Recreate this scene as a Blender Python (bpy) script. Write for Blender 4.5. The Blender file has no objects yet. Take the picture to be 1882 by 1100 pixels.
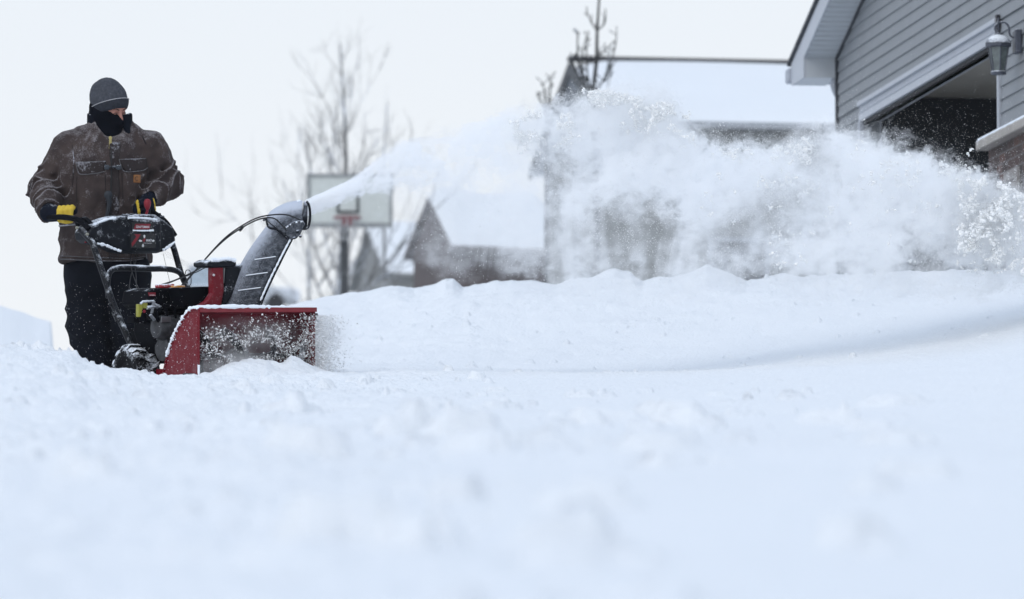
import bpy, math, random
import numpy as np
random.seed(7); rng = np.random.default_rng(7)
sc = bpy.context.scene
R = math.radians
# ------------------------------------------------------------------ camera, sky, sun, exposure
F = 10455.; HZ = 1400.                      # focal length in photo pixels (200 mm lens), row of the true horizon
PHI = math.atan((HZ - 550) / F)
cam = bpy.data.cameras.new('camera'); co = bpy.data.objects.new('camera', cam); sc.collection.objects.link(co)
cam.sensor_width = 36; cam.lens = F / 1882 * 36; cam.clip_start = .1; cam.clip_end = 3000
co.location = (0, 0, 0); co.rotation_euler = (R(90) + PHI, 0, 0); sc.camera = co
cam.dof.use_dof = True; cam.dof.focus_distance = 33.6; cam.dof.aperture_fstop = 4.0
wd = bpy.data.worlds.new('World'); sc.world = wd; wd.use_nodes = True
nt = wd.node_tree; nt.nodes.clear()
def N(t, ty, **k):
    n = t.nodes.new(ty)
    for a, b in k.items(): setattr(n, a, b)
    return n
sky = N(nt, 'ShaderNodeTexSky', sky_type='NISHITA', sun_disc=False, sun_elevation=R(38), sun_rotation=R(215), air_density=1., dust_density=2., ozone_density=2.)
tc = N(nt, 'ShaderNodeTexCoord'); sp = N(nt, 'ShaderNodeSeparateXYZ'); cr = N(nt, 'ShaderNodeValToRGB')
nt.links.new(tc.outputs['Generated'], sp.inputs[0]); nt.links.new(sp.outputs['Z'], cr.inputs[0])
cr.color_ramp.elements[0].position = 0.0; cr.color_ramp.elements[0].color = (.91, .925, .94, 1)
cr.color_ramp.elements[1].position = 1.0; cr.color_ramp.elements[1].color = (.70, .83, 1.04, 1)
e = cr.color_ramp.elements.new(.065); e.color = (.90, .92, .945, 1)
e = cr.color_ramp.elements.new(.12); e.color = (.86, .90, .945, 1)
e = cr.color_ramp.elements.new(.4); e.color = (.74, .84, .99, 1)
sc10 = N(nt, 'ShaderNodeVectorMath', operation='SCALE'); sc10.inputs['Scale'].default_value = 10.4
mx = N(nt, 'ShaderNodeMix', data_type='RGBA'); mx.inputs[0].default_value = .93       # an overcast veil over the clear sky
bg = N(nt, 'ShaderNodeBackground'); bg.inputs[1].default_value = .1
ow = N(nt, 'ShaderNodeOutputWorld')
nt.links.new(cr.outputs[0], sc10.inputs[0]); nt.links.new(sky.outputs[0], mx.inputs[6]); nt.links.new(sc10.outputs[0], mx.inputs[7])
nt.links.new(mx.outputs[2], bg.inputs[0]); nt.links.new(bg.outputs[0], ow.inputs[0])
sl = bpy.data.lights.new('sun', 'SUN'); so = bpy.data.objects.new('sun', sl); sc.collection.objects.link(so)
sl.energy = .8; sl.angle = R(35); sl.color = (1, .97, .93); so.rotation_euler = (R(52), 0, R(-35)); so.location = (0, 0, 40)
sc.view_settings.view_transform = 'Standard'; sc.view_settings.look = 'None'; sc.view_settings.exposure = 0.; sc.view_settings.gamma = 1
sc.render.engine = 'CYCLES'
cy = sc.cycles; cy.use_denoising = True; cy.max_bounces = 20; cy.diffuse_bounces = 3; cy.glossy_bounces = 2; cy.transmission_bounces = 2
cy.volume_bounces = 18; cy.transparent_max_bounces = 12; cy.volume_step_rate = 1.0; cy.volume_max_steps = 256
cy.use_adaptive_sampling = True; cy.adaptive_threshold = .015
# ------------------------------------------------------------------ geometry helpers
def ray(px, py):
    cx = (px - 941) / F; cyy = (550 - py) / F
    return np.array([cx, math.cos(PHI) - cyy * math.sin(PHI), math.sin(PHI) + cyy * math.cos(PHI)])
def P(px, py, D):
    r = ray(px, py); return r * (D / r[1])
class Frame:
    def __init__(s, O, x, y, z): s.O = np.array(O, float); s.A = [np.array(v, float) for v in (x, y, z)]
    def to(s, p): q = np.asarray(p) - s.O; return np.array([q.dot(a) for a in s.A])
    def hit(s, px, py, ax, v):
        r = ray(px, py); n = s.A[ax]; return s.to(r * ((s.O.dot(n) + v) / r.dot(n)))
    def M(s):
        from mathutils import Matrix
        a = s.A; return Matrix([[a[0][i], a[1][i], a[2][i], s.O[i]] for i in range(3)] + [[0, 0, 0, 1]])
def link(o, parent=None):
    sc.collection.objects.link(o)
    if parent is not None: o.parent = parent
    return o
def tag(o, label=None, cat=None, group=None, kind=None):
    for k, v in (('label', label), ('category', cat), ('group', group), ('kind', kind)):
        if v: o[k] = v
    return o
def empty(name, M=None, loc=None, label=None, cat=None, group=None):
    o = bpy.data.objects.new(name, None); link(o); o.empty_display_size = .1
    if M is not None: o.matrix_world = M
    if loc is not None: o.location = loc
    return tag(o, label, cat, group)
def mesh(name, V, Fc, mat, parent=None, smooth=False, mi=None):
    me = bpy.data.meshes.new(name); V = np.asarray(V, np.float32).reshape(-1, 3)
    if isinstance(Fc, np.ndarray):
        k = Fc.shape[1]; me.vertices.add(len(V)); me.vertices.foreach_set('co', V.ravel())
        me.loops.add(Fc.size); me.polygons.add(len(Fc))
        me.loops.foreach_set('vertex_index', Fc.ravel().astype(np.int32))
        me.polygons.foreach_set('loop_start', np.arange(0, Fc.size, k, dtype=np.int32))
        me.polygons.foreach_set('loop_total', np.full(len(Fc), k, np.int32)); me.update(calc_edges=True)
    else:
        me.from_pydata([tuple(map(float, v)) for v in V], [], [tuple(int(i) for i in f) for f in Fc]); me.update()
    for m in (mat if isinstance(mat, (list, tuple)) else [mat]): me.materials.append(m)
    if mi is not None: me.polygons.foreach_set('material_index', np.asarray(mi, np.int32))
    if smooth: me.polygons.foreach_set('use_smooth', np.ones(len(me.polygons), bool))
    return link(bpy.data.objects.new(name, me), parent)
class MB:
    def __init__(s): s.V = []; s.F = []
    def add(s, V, Fc):
        n = len(s.V); s.V += [tuple(map(float, v)) for v in V]; s.F += [tuple(i + n for i in f) for f in Fc]; return s
    def box(s, lo, hi):
        x0, y0, z0 = lo; x1, y1, z1 = hi
        return s.add([(x0,y0,z0),(x1,y0,z0),(x1,y1,z0),(x0,y1,z0),(x0,y0,z1),(x1,y0,z1),(x1,y1,z1),(x0,y1,z1)],
                     [(0,3,2,1),(4,5,6,7),(0,1,5,4),(1,2,6,5),(2,3,7,6),(3,0,4,7)])
    def prism(s, poly, ax, a, b):      # poly in the two other axes, extruded along axis ax from a to b
        o = [i for i in range(3) if i != ax]; n = len(poly); V = []
        for t in (a, b):
            for p in poly:
                v = [0, 0, 0]; v[ax] = t; v[o[0]] = p[0]; v[o[1]] = p[1]; V.append(v)
        return s.add(V, [tuple(range(n))[::-1], tuple(range(n, 2*n))] + [(i, (i+1) % n, n + (i+1) % n, n + i) for i in range(n)])
    def tube(s, pts, r, n=10, cap=True):
        pts = [np.array(p, float) for p in pts]; m = len(pts); rr = r if hasattr(r, '__len__') else [r] * m
        V = []; up = None
        for i, p in enumerate(pts):
            t = pts[min(i+1, m-1)] - pts[max(i-1, 0)]; t /= (np.linalg.norm(t) + 1e-9)
            if up is None:
                up = np.array([0, 0, 1.]) if abs(t[2]) < .9 else np.array([1., 0, 0])
            a = np.cross(t, up); a /= np.linalg.norm(a) + 1e-9; b = np.cross(a, t); up = b
            for k in range(n):
                an = 2 * math.pi * k / n; V.append(p + rr[i] * (math.cos(an) * a + math.sin(an) * b))
        Fc = [(i*n+k, i*n+(k+1) % n, (i+1)*n+(k+1) % n, (i+1)*n+k) for i in range(m-1) for k in range(n)]
        if cap: Fc += [tuple(range(n))[::-1], tuple(range((m-1)*n, m*n))]
        return s.add(V, Fc)
    def lathe(s, c, ax, prof, n=24):    # prof: (radius, position along axis)
        c = np.array(c, float); o = [i for i in range(3) if i != ax]; V = []
        for r, h in prof:
            for k in range(n):
                an = 2 * math.pi * k / n; v = c.copy(); v[ax] += h; v[o[0]] += r * math.cos(an); v[o[1]] += r * math.sin(an); V.append(v)
        m = len(prof)
        return s.add(V, [(i*n+k, i*n+(k+1) % n, (i+1)*n+(k+1) % n, (i+1)*n+k) for i in range(m-1) for k in range(n)] + [tuple(range(n)), tuple(range((m-1)*n, m*n))])
    def build(s, name, mat, parent=None, smooth=False, bevel=0, xf=None):
        V = np.array(s.V)
        if xf: V = np.array([xf(v) for v in V])
        o = mesh(name, V, s.F, mat, parent, smooth)
        import bmesh
        bm = bmesh.new(); bm.from_mesh(o.data); bmesh.ops.recalc_face_normals(bm, faces=bm.faces); bm.to_mesh(o.data); bm.free()
        if bevel:
            m = o.modifiers.new('bevel', 'BEVEL'); m.width = bevel; m.segments = 2; m.limit_method = 'ANGLE'; m.angle_limit = R(35)
        if smooth: smooth_angle(o)
        return o
def smooth_angle(o, a=40):
    me = o.data; import bmesh
    bm = bmesh.new(); bm.from_mesh(me)
    for ed in bm.edges:
        if len(ed.link_faces) == 2 and ed.calc_face_angle(0) > R(a): ed.smooth = False
    bm.to_mesh(me); bm.free()
def cr_path(pts, k=8):      # Catmull-Rom through points
    pts = [np.array(p, float) for p in pts]; Q = [2*pts[0]-pts[1]] + pts + [2*pts[-1]-pts[-2]]; out = []
    for i in range(1, len(Q)-2):
        for j in range(k):
            t = j / k; a, b, c, d = Q[i-1], Q[i], Q[i+1], Q[i+2]
            out.append(.5*((2*b) + (c-a)*t + (2*a-5*b+4*c-d)*t*t + (3*b-a-3*c+d)*t**3))
    return out + [pts[-1]]
# value noise
def vnoise(x, y, z, seed=0):
    xi, yi, zi = np.floor(x).astype(np.int64), np.floor(y).astype(np.int64), np.floor(z).astype(np.int64)
    fx, fy, fz = x-xi, y-yi, z-zi; fx = fx*fx*(3-2*fx); fy = fy*fy*(3-2*fy); fz = fz*fz*(3-2*fz)
    def h(a, b, c):
        n = (a*374761393 + b*668265263 + c*2147483647 + seed*1274126177) & 0xffffffff
        n = ((n ^ (n >> 13)) * 1274126177) & 0xffffffff; n = n ^ (n >> 16)
        return (n & 0xffff) / 65535. * 2 - 1
    r = 0
    for dx in (0, 1):
        for dy in (0, 1):
            for dz in (0, 1):
                r = r + (fx if dx else 1-fx)*(fy if dy else 1-fy)*(fz if dz else 1-fz)*h(xi+dx, yi+dy, zi+dz)
    return r
def fbm(x, y, z=0., o=3, seed=0):
    z = z + 0*x; r = 0; a = 1.
    for i in range(o): r = r + a*vnoise(x*2**i, y*2**i, z*2**i, seed+i); a *= .5
    return r
def ss(a, b, x): t = np.clip((x-a)/(b-a), 0, 1); return t*t*(3-2*t)
# signed distance pieces + surface nets
def cap(p, a, b, ra, rb):
    a = np.array(a); b = np.array(b); ba = b-a; h = np.clip(((p-a)@ba)/ba.dot(ba), 0, 1)
    return np.linalg.norm(p-a-h[..., None]*ba, axis=-1) - (ra+(rb-ra)*h)
def ell(p, c, r):
    q = (p-np.array(c))/np.array(r); k = np.linalg.norm(q, axis=-1); k2 = np.linalg.norm(q/np.array(r), axis=-1)
    return k*(k-1)/(k2+1e-9)
def smin(a, b, k=.03):
    h = np.clip(.5+.5*(b-a)/k, 0, 1); return b+(a-b)*h-k*h*(1-h)
def smax(a, b, k=.01): return -smin(-a, -b, k)
def rbox(p, c, hs, r):
    q = np.abs(p-np.array(c))-np.array(hs)+r; return np.linalg.norm(np.maximum(q, 0), axis=-1)+np.minimum(q.max(-1), 0)-r
def poly2(x, y, poly):
    poly = np.array(poly, float); d = np.full(x.shape, 1e9); s = np.ones(x.shape); n = len(poly); j = n-1
    for i in range(n):
        e = poly[j]-poly[i]; wx = x-poly[i][0]; wy = y-poly[i][1]
        t = np.clip((wx*e[0]+wy*e[1])/(e@e), 0, 1); bx = wx-e[0]*t; by = wy-e[1]*t; d = np.minimum(d, bx*bx+by*by)
        c1 = y >= poly[i][1]; c2 = y < poly[j][1]; c3 = e[0]*wy > e[1]*wx
        fl = (c1 & c2 & c3) | (~c1 & ~c2 & ~c3); s = np.where(fl, -s, s); j = i
    return s*np.sqrt(d)
def extr(d2, t, t0, t1, r=.01):
    dz = np.abs(t-(t0+t1)/2)-(t1-t0)/2+r; a = d2+r
    return np.minimum(np.maximum(a, dz), 0)+np.sqrt(np.maximum(a, 0)**2+np.maximum(dz, 0)**2)-r
def nets(fn, lo, hi, h):
    ax = [np.arange(lo[i], hi[i]+h, h) for i in range(3)]
    G = np.stack(np.meshgrid(*ax, indexing='ij'), -1); d = fn(G).astype(np.float32); del G
    ins = d < 0; c = [slice(None, -1), slice(1, None)]
    s = sum(ins[c[i], c[j], c[k]].astype(np.int8) for i in (0, 1) for j in (0, 1) for k in (0, 1))
    act = (s > 0) & (s < 8); I = np.argwhere(act); idx = -np.ones(act.shape, np.int64); idx[act] = np.arange(len(I))
    acc = np.zeros((len(I), 3)); cnt = np.zeros(len(I)); cs = [(i, j, k) for i in (0, 1) for j in (0, 1) for k in (0, 1)]
    for a in range(8):
        for b in range(a+1, 8):
            A, B = cs[a], cs[b]
            if sum(abs(A[t]-B[t]) for t in range(3)) != 1: continue
            da = d[I[:, 0]+A[0], I[:, 1]+A[1], I[:, 2]+A[2]]; db = d[I[:, 0]+B[0], I[:, 1]+B[1], I[:, 2]+B[2]]
            m = (da < 0) != (db < 0); t = da[m]/(da[m]-db[m]); acc[m] += np.array(A)+t[:, None]*(np.array(B)-np.array(A)); cnt[m] += 1
    V = (I+acc/cnt[:, None])*h+np.array(lo); Q = []
    for a in range(3):
        b, c2 = (a+1) % 3, (a+2) % 3
        s0 = [slice(1, -1)]*3; s0[a] = slice(0, -1); s1 = list(s0); s1[a] = slice(1, None)
        e0 = ins[tuple(s0)]; e1 = ins[tuple(s1)]; E = np.argwhere(e0 != e1)
        if not len(E): continue
        fl = e0[E[:, 0], E[:, 1], E[:, 2]]; off = np.ones(3, int); off[a] = 0; E = E+off
        def at(db, dc): J = E.copy(); J[:, b] -= db; J[:, c2] -= dc; return idx[J[:, 0], J[:, 1], J[:, 2]]
        q = np.stack([at(1, 1), at(0, 1), at(0, 0), at(1, 0)], 1); q[~fl] = q[~fl][:, ::-1]; Q.append(q)
    return V, np.concatenate(Q)
# ------------------------------------------------------------------ materials
def mat(name, col, rough=.6, metal=0., dust=0., dscale=60., up=.5, var=.12, vscale=8., bump=0., bscale=80., spec=.4, col2=None, dcol=(.80, .84, .90), nw=.9, ridge=0.):
    """dust = share of the surface dusted with stuck snow, more of it where the surface faces up"""
    m = bpy.data.materials.new(name); m.use_nodes = True; t = m.node_tree; t.nodes.clear(); L = t.links.new
    o = N(t, 'ShaderNodeOutputMaterial'); b = N(t, 'ShaderNodeBsdfPrincipled'); L(b.outputs[0], o.inputs[0])
    b.inputs['Metallic'].default_value = metal; b.inputs['Specular IOR Level'].default_value = spec
    geo = N(t, 'ShaderNodeTexCoord'); n1 = N(t, 'ShaderNodeTexNoise'); n1.inputs['Scale'].default_value = vscale; n1.inputs['Detail'].default_value = 5
    L(geo.outputs['Object'], n1.inputs['Vector'])
    c2 = col2 or tuple(max(0, c*(1-3*var)) for c in col); cm = N(t, 'ShaderNodeMix', data_type='RGBA')
    rg = N(t, 'ShaderNodeMapRange'); rg.inputs[1].default_value = .3; rg.inputs[2].default_value = .7; L(n1.outputs[0], rg.inputs[0])
    L(rg.outputs[0], cm.inputs[0]); cm.inputs[6].default_value = (*c2, 1); cm.inputs[7].default_value = (*col, 1)
    out = cm.outputs[2]; b.inputs['Roughness'].default_value = rough
    if dust > 0:
        n2 = N(t, 'ShaderNodeTexNoise'); n2.inputs['Scale'].default_value = dscale; n2.inputs['Detail'].default_value = 6; n2.inputs['Roughness'].default_value = .7
        n3 = N(t, 'ShaderNodeTexNoise'); n3.inputs['Scale'].default_value = dscale/9; n3.inputs['Detail'].default_value = 3
        L(geo.outputs['Object'], n2.inputs['Vector']); L(geo.outputs['Object'], n3.inputs['Vector'])
        g = N(t, 'ShaderNodeNewGeometry'); s = N(t, 'ShaderNodeSeparateXYZ'); L(g.outputs['Normal'], s.inputs[0])
        a = N(t, 'ShaderNodeMath', operation='MULTIPLY_ADD'); L(s.outputs['Z'], a.inputs[0]); a.inputs[1].default_value = up*.5; a.inputs[2].default_value = 0
        q = N(t, 'ShaderNodeMath', operation='MULTIPLY_ADD'); L(n3.outputs[0], q.inputs[0]); q.inputs[1].default_value = nw; L(n2.outputs[0], q.inputs[2])
        u = N(t, 'ShaderNodeMath', operation='ADD'); L(a.outputs[0], u.inputs[0]); L(q.outputs[0], u.inputs[1])
        if ridge:
            rr = N(t, 'ShaderNodeMapRange'); L(g.outputs['Pointiness'], rr.inputs[0]); rr.inputs[1].default_value = .44; rr.inputs[2].default_value = .56; rr.inputs[3].default_value = -ridge; rr.inputs[4].default_value = ridge
            u2 = N(t, 'ShaderNodeMath', operation='ADD'); L(u.outputs[0], u2.inputs[0]); L(rr.outputs[0], u2.inputs[1]); u = u2
        r2 = N(t, 'ShaderNodeMapRange'); th = .85+.5*nw-dust*.75; r2.inputs[1].default_value = th; r2.inputs[2].default_value = th+.28; L(u.outputs[0], r2.inputs[0])
        m2 = N(t, 'ShaderNodeMix', data_type='RGBA'); L(r2.outputs[0], m2.inputs[0]); L(out, m2.inputs[6]); m2.inputs[7].default_value = (*dcol, 1); out = m2.outputs[2]
        m3 = N(t, 'ShaderNodeMapRange'); L(r2.outputs[0], m3.inputs[0]); m3.inputs[3].default_value = rough; m3.inputs[4].default_value = .95; L(m3.outputs[0], b.inputs['Roughness'])
    L(out, b.inputs['Base Color'])
    if bump > 0:
        n4 = N(t, 'ShaderNodeTexNoise'); n4.inputs['Scale'].default_value = bscale; n4.inputs['Detail'].default_value = 4; L(geo.outputs['Object'], n4.inputs['Vector'])
        bp = N(t, 'ShaderNodeBump'); bp.inputs['Strength'].default_value = 1; bp.inputs['Distance'].default_value = bump; L(n4.outputs[0], bp.inputs['Height']); L(bp.outputs[0], b.inputs['Normal'])
    return m
SNOW = mat('snow', (.83, .85, .87), .9, var=.008, vscale=.6, bump=.012, bscale=45, spec=.15)
SNOWF = mat('snow_fresh', (.88, .92, .97), .9, var=0, spec=.1)
BARK = mat('bark', (.17, .165, .16), .9, dust=.5, up=.4, dscale=12, bump=.004)
# ------------------------------------------------------------------ ground (one sheet, up to the horizon)
S = .081
nM = np.array([0, -S, 1.]); nM /= np.linalg.norm(nM); wM = np.array([.8, .6, 0]); wM -= nM*wM.dot(nM); wM /= np.linalg.norm(wM); bM = np.cross(nM, wM)
FM = Frame(P(367, 566, 33.0), wM, bM, nM)            # snowblower frame: x across the mouth, y backwards, z up; origin at the near top corner of the housing
def yplane(D): return HZ - F*(S - .42/D)
RY = ([380, 430, 480, 560, 620, 640, 700, 730, 760, 800, 818, 832, 850, 900, 940, 980, 1020, 1060, 1100, 1130, 1160, 1182, 1212, 1240, 1270, 1300, 1330, 1375, 1410, 1440, 1480, 1540, 1640, 1760, 1882, 2100],
      [660, 610, 572, 558, 550, 545, 531, 528, 536, 527, 513, 516, 533, 522, 515, 519, 527, 518, 509, 500, 507, 521, 508, 512, 503, 492, 500, 521, 512, 505, 512, 506, 500, 498, 497, 490])
def ground_z(X, D):
    px = 941 + F*X/np.maximum(D, .5)
    z = np.where(D < 46, S*D - .42, S*46 - .42 + (D-46)*.055)      # the rise eases off behind the house
    off = np.interp(px, [-300, 0, 130, 160, 200, 300, 400, 640, 1000, 1250, 1400, 1882, 2300], [.20, .155, .11, .055, .02, -.02, -.035, -.03, -.015, .0, .03, .115, .15])
    z = z + off*ss(17, 31.2, D)*(1-ss(31.9, 33.4, D)*(1-.75*ss(800, 1200, px))*(1-.0*D))*(1-ss(34, 39, D))
    q = np.stack([X, D, z], -1)-FM.O; lx = q@wM; ly = q@bM
    tr = ss(-.35, -.05, lx)*(1-ss(.85, 1.2, lx))*ss(.02, .12, ly)*(1-ss(9, 12, ly))
    z = z - .14*tr
    fl = (1-ss(150, 420, px))*ss(32.4, 33.5, D)*(1-ss(300, 500, D)); z = z - .22*fl
    z = z - .3*(1-ss(330, 470, px))*ss(36, 46, D)
    lb = np.interp(px, [-900, -100, 0, 60, 92, 108], [1.5, 1.35, 1.22, 1.09, 1.05, 0]); z = z + lb*ss(50, 58, D)*(1-ss(66, 80, D))
    hw = ss(325, 345, px)*ss(150, 205, D)*(1-ss(520, 700, px)); z = z*(1-hw) + hw*(.0791*D)*(1-ss(300, 600, D)*.3)
    # pile in front of the mouth of the housing
    py = np.interp(px, [372, 384, 400, 425, 450, 475, 500, 520, 533, 545, 565, 582, 610, 650, 700], [0, 0, .012, .05, .062, .058, .055, .062, .09, .082, .055, .035, .012, 0, -.01])
    z = z + 1.15*py*np.exp(-((ly+.10)/.16)**2)
    z = z - .08*ss(.0, .02, lx)*(1-ss(.78, .80, lx))*ss(.0, .05, ly)*(1-ss(.4, .5, ly))
    # cleared bank that hides the foot of the houses
    Dr = np.interp(px, [380, 640, 1100, 1500, 1882, 2200], [45, 44, 42, 40, 38, 37]); yr = np.interp(px, *RY)
    dz = (yplane(Dr)-yr)/F*Dr; k = ss(470, 380, px); 
    prof = np.where(D < Dr, ss(0, 1, (D-(Dr-7.5))/7.5)**1.25, np.exp(-((D-Dr)/2.2)**2))
    yb = np.interp(px, [380, 480, 640, 760, 900, 1100, 1300, 1600, 2200], [660, 575, 552, 536, 524, 515, 512, 506, 494]); db = (yb-yr)/F*Dr
    z = z + ((dz-db)*prof + db*np.exp(-((D-Dr+.3)/1.1)**2))*(px > 375)
    z = np.where(D > Dr+1, z-.35*ss(0, 6, D-Dr-1)*ss(380, 450, px), z)
    # surface relief
    wL = .25+.75*(1-ss(500, 1000, px)); near = ss(6, 10, D)
    z = z + .045*fbm(X*.55, D*.35, 0, 2, 3)*ss(4, 14, D)*(1-ss(29, 32, D)*.7)
    z = z + .020*wL*fbm(X*3.2, D*2.2, 0, 3, 11)*(1-ss(34, 40, D))
    z = z + .014*wL*fbm(X*14, D*11, 0, 4, 23)*(1-ss(33.5, 36, D))
    z = z + .010*fbm(X*5, D*2.2, 0, 3, 31)*ss(34, 37, D) + .02*fbm(X*1.1, D*.7, 0, 3, 37)*ss(35, 38, D)
    z = z + .018*np.maximum(fbm(X*7, D*5, 0, 3, 51), 0)*ss(36, 39, D)*(1-ss(44, 47, D))*(px > 430)
    return z
a = np.concatenate([np.linspace(-3, -.13, 50)[:-1], np.linspace(-.13, .125, 1150), np.linspace(.125, 3, 50)[1:]])
Dd = np.concatenate([np.linspace(.4, 7, 60)[:-1], np.linspace(7, 24, 420)[:-1], np.linspace(24, 31, 200)[:-1], np.linspace(31, 34.2, 230)[:-1], np.linspace(34.2, 46, 200)[:-1], np.geomspace(46, 1500, 150)])
AA, DD = np.meshgrid(a, Dd); XX = AA*DD; ZZ = ground_z(XX, DD)
# loose lumps thrown over the snow
def lumps(n, dlo, dhi, pxlo, pxhi, rlo, rhi, seed, pw=1.):
    r = np.random.default_rng(seed)
    for i in range(n):
        D = dlo+(dhi-dlo)*r.random()**pw; px = pxlo+(pxhi-pxlo)*r.random(); X = (px-941)/F*D; rad = rlo+(rhi-rlo)*r.random()**3; hgt = rad*r.uniform(.3, .8)*(.80 if rad > .045 else 1.25); an = r.uniform(0, 6.28)
        j0, j1 = np.searchsorted(Dd, [D-rad*2.6, D+rad*2.6]); i0, i1 = np.searchsorted(a, [(X-rad*2.6)/D, (X+rad*2.6)/D])
        if j1-j0 < 2 or i1-i0 < 2: continue
        x = XX[j0:j1, i0:i1]-X; y = DD[j0:j1, i0:i1]-D; u = x*math.cos(an)+y*math.sin(an); v = -x*math.sin(an)+y*math.cos(an)
        q = np.sqrt((u/rad)**2+(v/rad/.6)**2)*(1+.35*vnoise(u/rad*1.5+i, v/rad*1.5, 0*u, i)); sg = 1 if r.random() < .62 else -1
        ZZ[j0:j1, i0:i1] += sg*hgt*(1-ss(.55, 1.15, q))
lumps(520, 9, 31.5, -50, 1000, .015, .075, 1, .8); lumps(110, 7.5, 22, 500, 1700, .05, .14, 2, 1.2); lumps(220, 14, 28, 500, 1600, .02, .07, 8); lumps(900, 26, 32.2, -50, 760, .008, .03, 3)
lumps(120, 31, 32.1, -20, 420, .012, .035, 5)
lumps(300, 33.5, 41, 560, 1900, .012, .045, 4); lumps(14, 31.6, 32.0, 0, 80, .03, .06, 6)
# a drift cut with a sharp lip, ahead of the machine
px_ = 941+F*XX/DD; ZZ -= .09*np.exp(-((px_-1030)/75)**2)*np.exp(-((DD-21.6)/.35)**2) + .03*np.exp(-((px_-1060)/90)**2)*np.exp(-((DD-19.8-(px_-1060)*.006)/.25)**2)
nr, nc = AA.shape; ii = (np.arange(nr-1)[:, None]*nc+np.arange(nc-1)[None]).ravel()
ground = mesh('ground', np.stack([XX, DD, ZZ], -1).reshape(-1, 3), np.stack([ii, ii+1, ii+nc+1, ii+nc], 1), SNOW, smooth=True)
tag(ground, 'deep wind-blown snow covering the yard and driveway', kind='structure')
def gz(X, D): return float(ground_z(np.array([float(X)]), np.array([float(D)]))[0])
#@@SETTING@@
# ------------------------------------------------------------------ garage at the right edge
dG = np.array([.703, -5.5, 0]); dG /= np.linalg.norm(dG); zG = np.array([0, 0, 1.]); yG = np.cross(zG, dG)   # x along the wall towards the camera, y into the house
G0 = np.array([3.003-.127*1.06, 48.6+.992*1.06, 0]); GZ = gz(G0[0]-.5, 46)-.25
FG = Frame([G0[0], G0[1], GZ], dG, yG, zG)
garage = empty('garage', M=FG.M(), label='grey sided garage with a wide open door, snowy ledge over brick at the right edge', cat='garage')
SID = mat('siding', (.235, .25, .268), .6, var=.03, vscale=3, bump=.0015, bscale=30); TRIM = mat('trim', (.36, .385, .435), .5, var=.02)
TRIML = mat('trim_light', (.44, .465, .51), .5, var=.02, dust=.12, up=1.2); SOF = mat('soffit_vinyl', (.50, .53, .56), .5, var=.02); SHN = mat('shingle', (.07, .075, .085), .9, dust=.35, up=.8)
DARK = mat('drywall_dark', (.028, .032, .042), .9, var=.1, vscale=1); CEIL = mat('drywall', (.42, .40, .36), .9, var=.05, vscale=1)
pc = lambda px, py, off=0: FG.hit(px, py, 1, off)
sL = pc(1618, 300, .16)[0]; sR = pc(1839, 200)[0]; z1 = pc(1618, 203)[2]; zt = pc(1587, 190)[2]; zled = pc(1840, 258)[2]; s_ju = pc(1587, 230)[0]
ra = pc(1545, 97); rb_ = pc(1589, 0); pit = (rb_[2]-ra[2])/(rb_[0]-ra[0]); rz = lambda s: ra[2]+(s-ra[0])*pit      # soffit line on the wall
RUN = 5.2
def lap(mb, s0f, s1f, z0, z1, e=.1016, lip=.016):      # clapboard courses, each a tilted strip with a lip
    z = z0
    while z < z1-1e-4:
        zt_ = min(z+e, z1); a0, a1, b0, b1 = s0f(z), s1f(z), s0f(zt_), s1f(zt_)
        if a1-a0 > .02 and b1-b0 > .01:
            mb.add([(a0, -lip, z), (a1, -lip, z), (b1, -.002, zt_), (b0, -.002, zt_), (a0, 0, z), (a1, 0, z)], [(0, 1, 2, 3), (0, 4, 5, 1)])
        z = zt_
rin = lambda z: max(0, (z-ra[2])/pit+ra[0]+.0)
m = MB(); ZB = -.8
hb = z1-.0; zh = zt+.0
lap(m, lambda z: 0, lambda z: s_ju, ZB+.0, zh)                      # left of the door
lap(m, lambda z: rin(z), lambda z: RUN*2-rin(z), zh, rz(RUN)-.05)   # over the door
lap(m, lambda z: sR+.05, lambda z: RUN*2, zled, zh)
m.build('wall', SID, garage)
m = MB(); m.box((0, .004, ZB), (s_ju, .14, rz(0))); m.box((sL, .004, z1), (sR, .14, rz(0))); m.box((s_ju+.002, .012, ZB), (sL-.02, .14, rz(0))); m.box((sR+.03, .004, ZB), (RUN*2, .14, rz(0)))
m.box((0, .14, ZB), (.14, 7, rz(0))); m.box((2*RUN-.12, .14, ZB), (2*RUN, 7, rz(0))); m.box((.14, 7.01, ZB), (2*RUN-.12, 7.1, rz(0)))
m.build('wall_core', SID, garage)
m = MB(); m.box((s_ju, -.035, ZB), (sL, .16, z1)); m.build('door_jamb', TRIM, garage, bevel=.006)
m = MB(); m.box((sR-.0, -.03, ZB), (sR+.05, .16, z1)); m.build('door_jamb', TRIML, garage, bevel=.006)
hd = zt-z1
m = MB(); m.box((s_ju-.001, -.06, z1+hd*.80), (sR+.06, .0, zt+.01)); m.build('header_cap', TRIML, garage, bevel=.006)
m = MB(); m.box((s_ju, -.035, z1+hd*.42), (sR+.05, .0, z1+hd*.80)); m.build('header_trim', TRIM, garage, bevel=.004)
m = MB(); m.box((sL-.0, -.028, z1), (sR+.0, .16, z1+hd*.42)); m.build('header_casing', TRIML, garage)
m = MB(); m.box((sL+.01, -.001, z1-.035), (sR-.01, .03, z1+.0-.002)); m.build('weather_strip', mat('rubber_black', (.012, .012, .015), .7), garage)
m = MB(); m.add([(0, .002, rz(0)), (2*RUN, .002, rz(0)), (RUN, .002, rz(RUN)-.02)], [(0, 1, 2)]); m.build('gable_backing', SID, garage)
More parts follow.
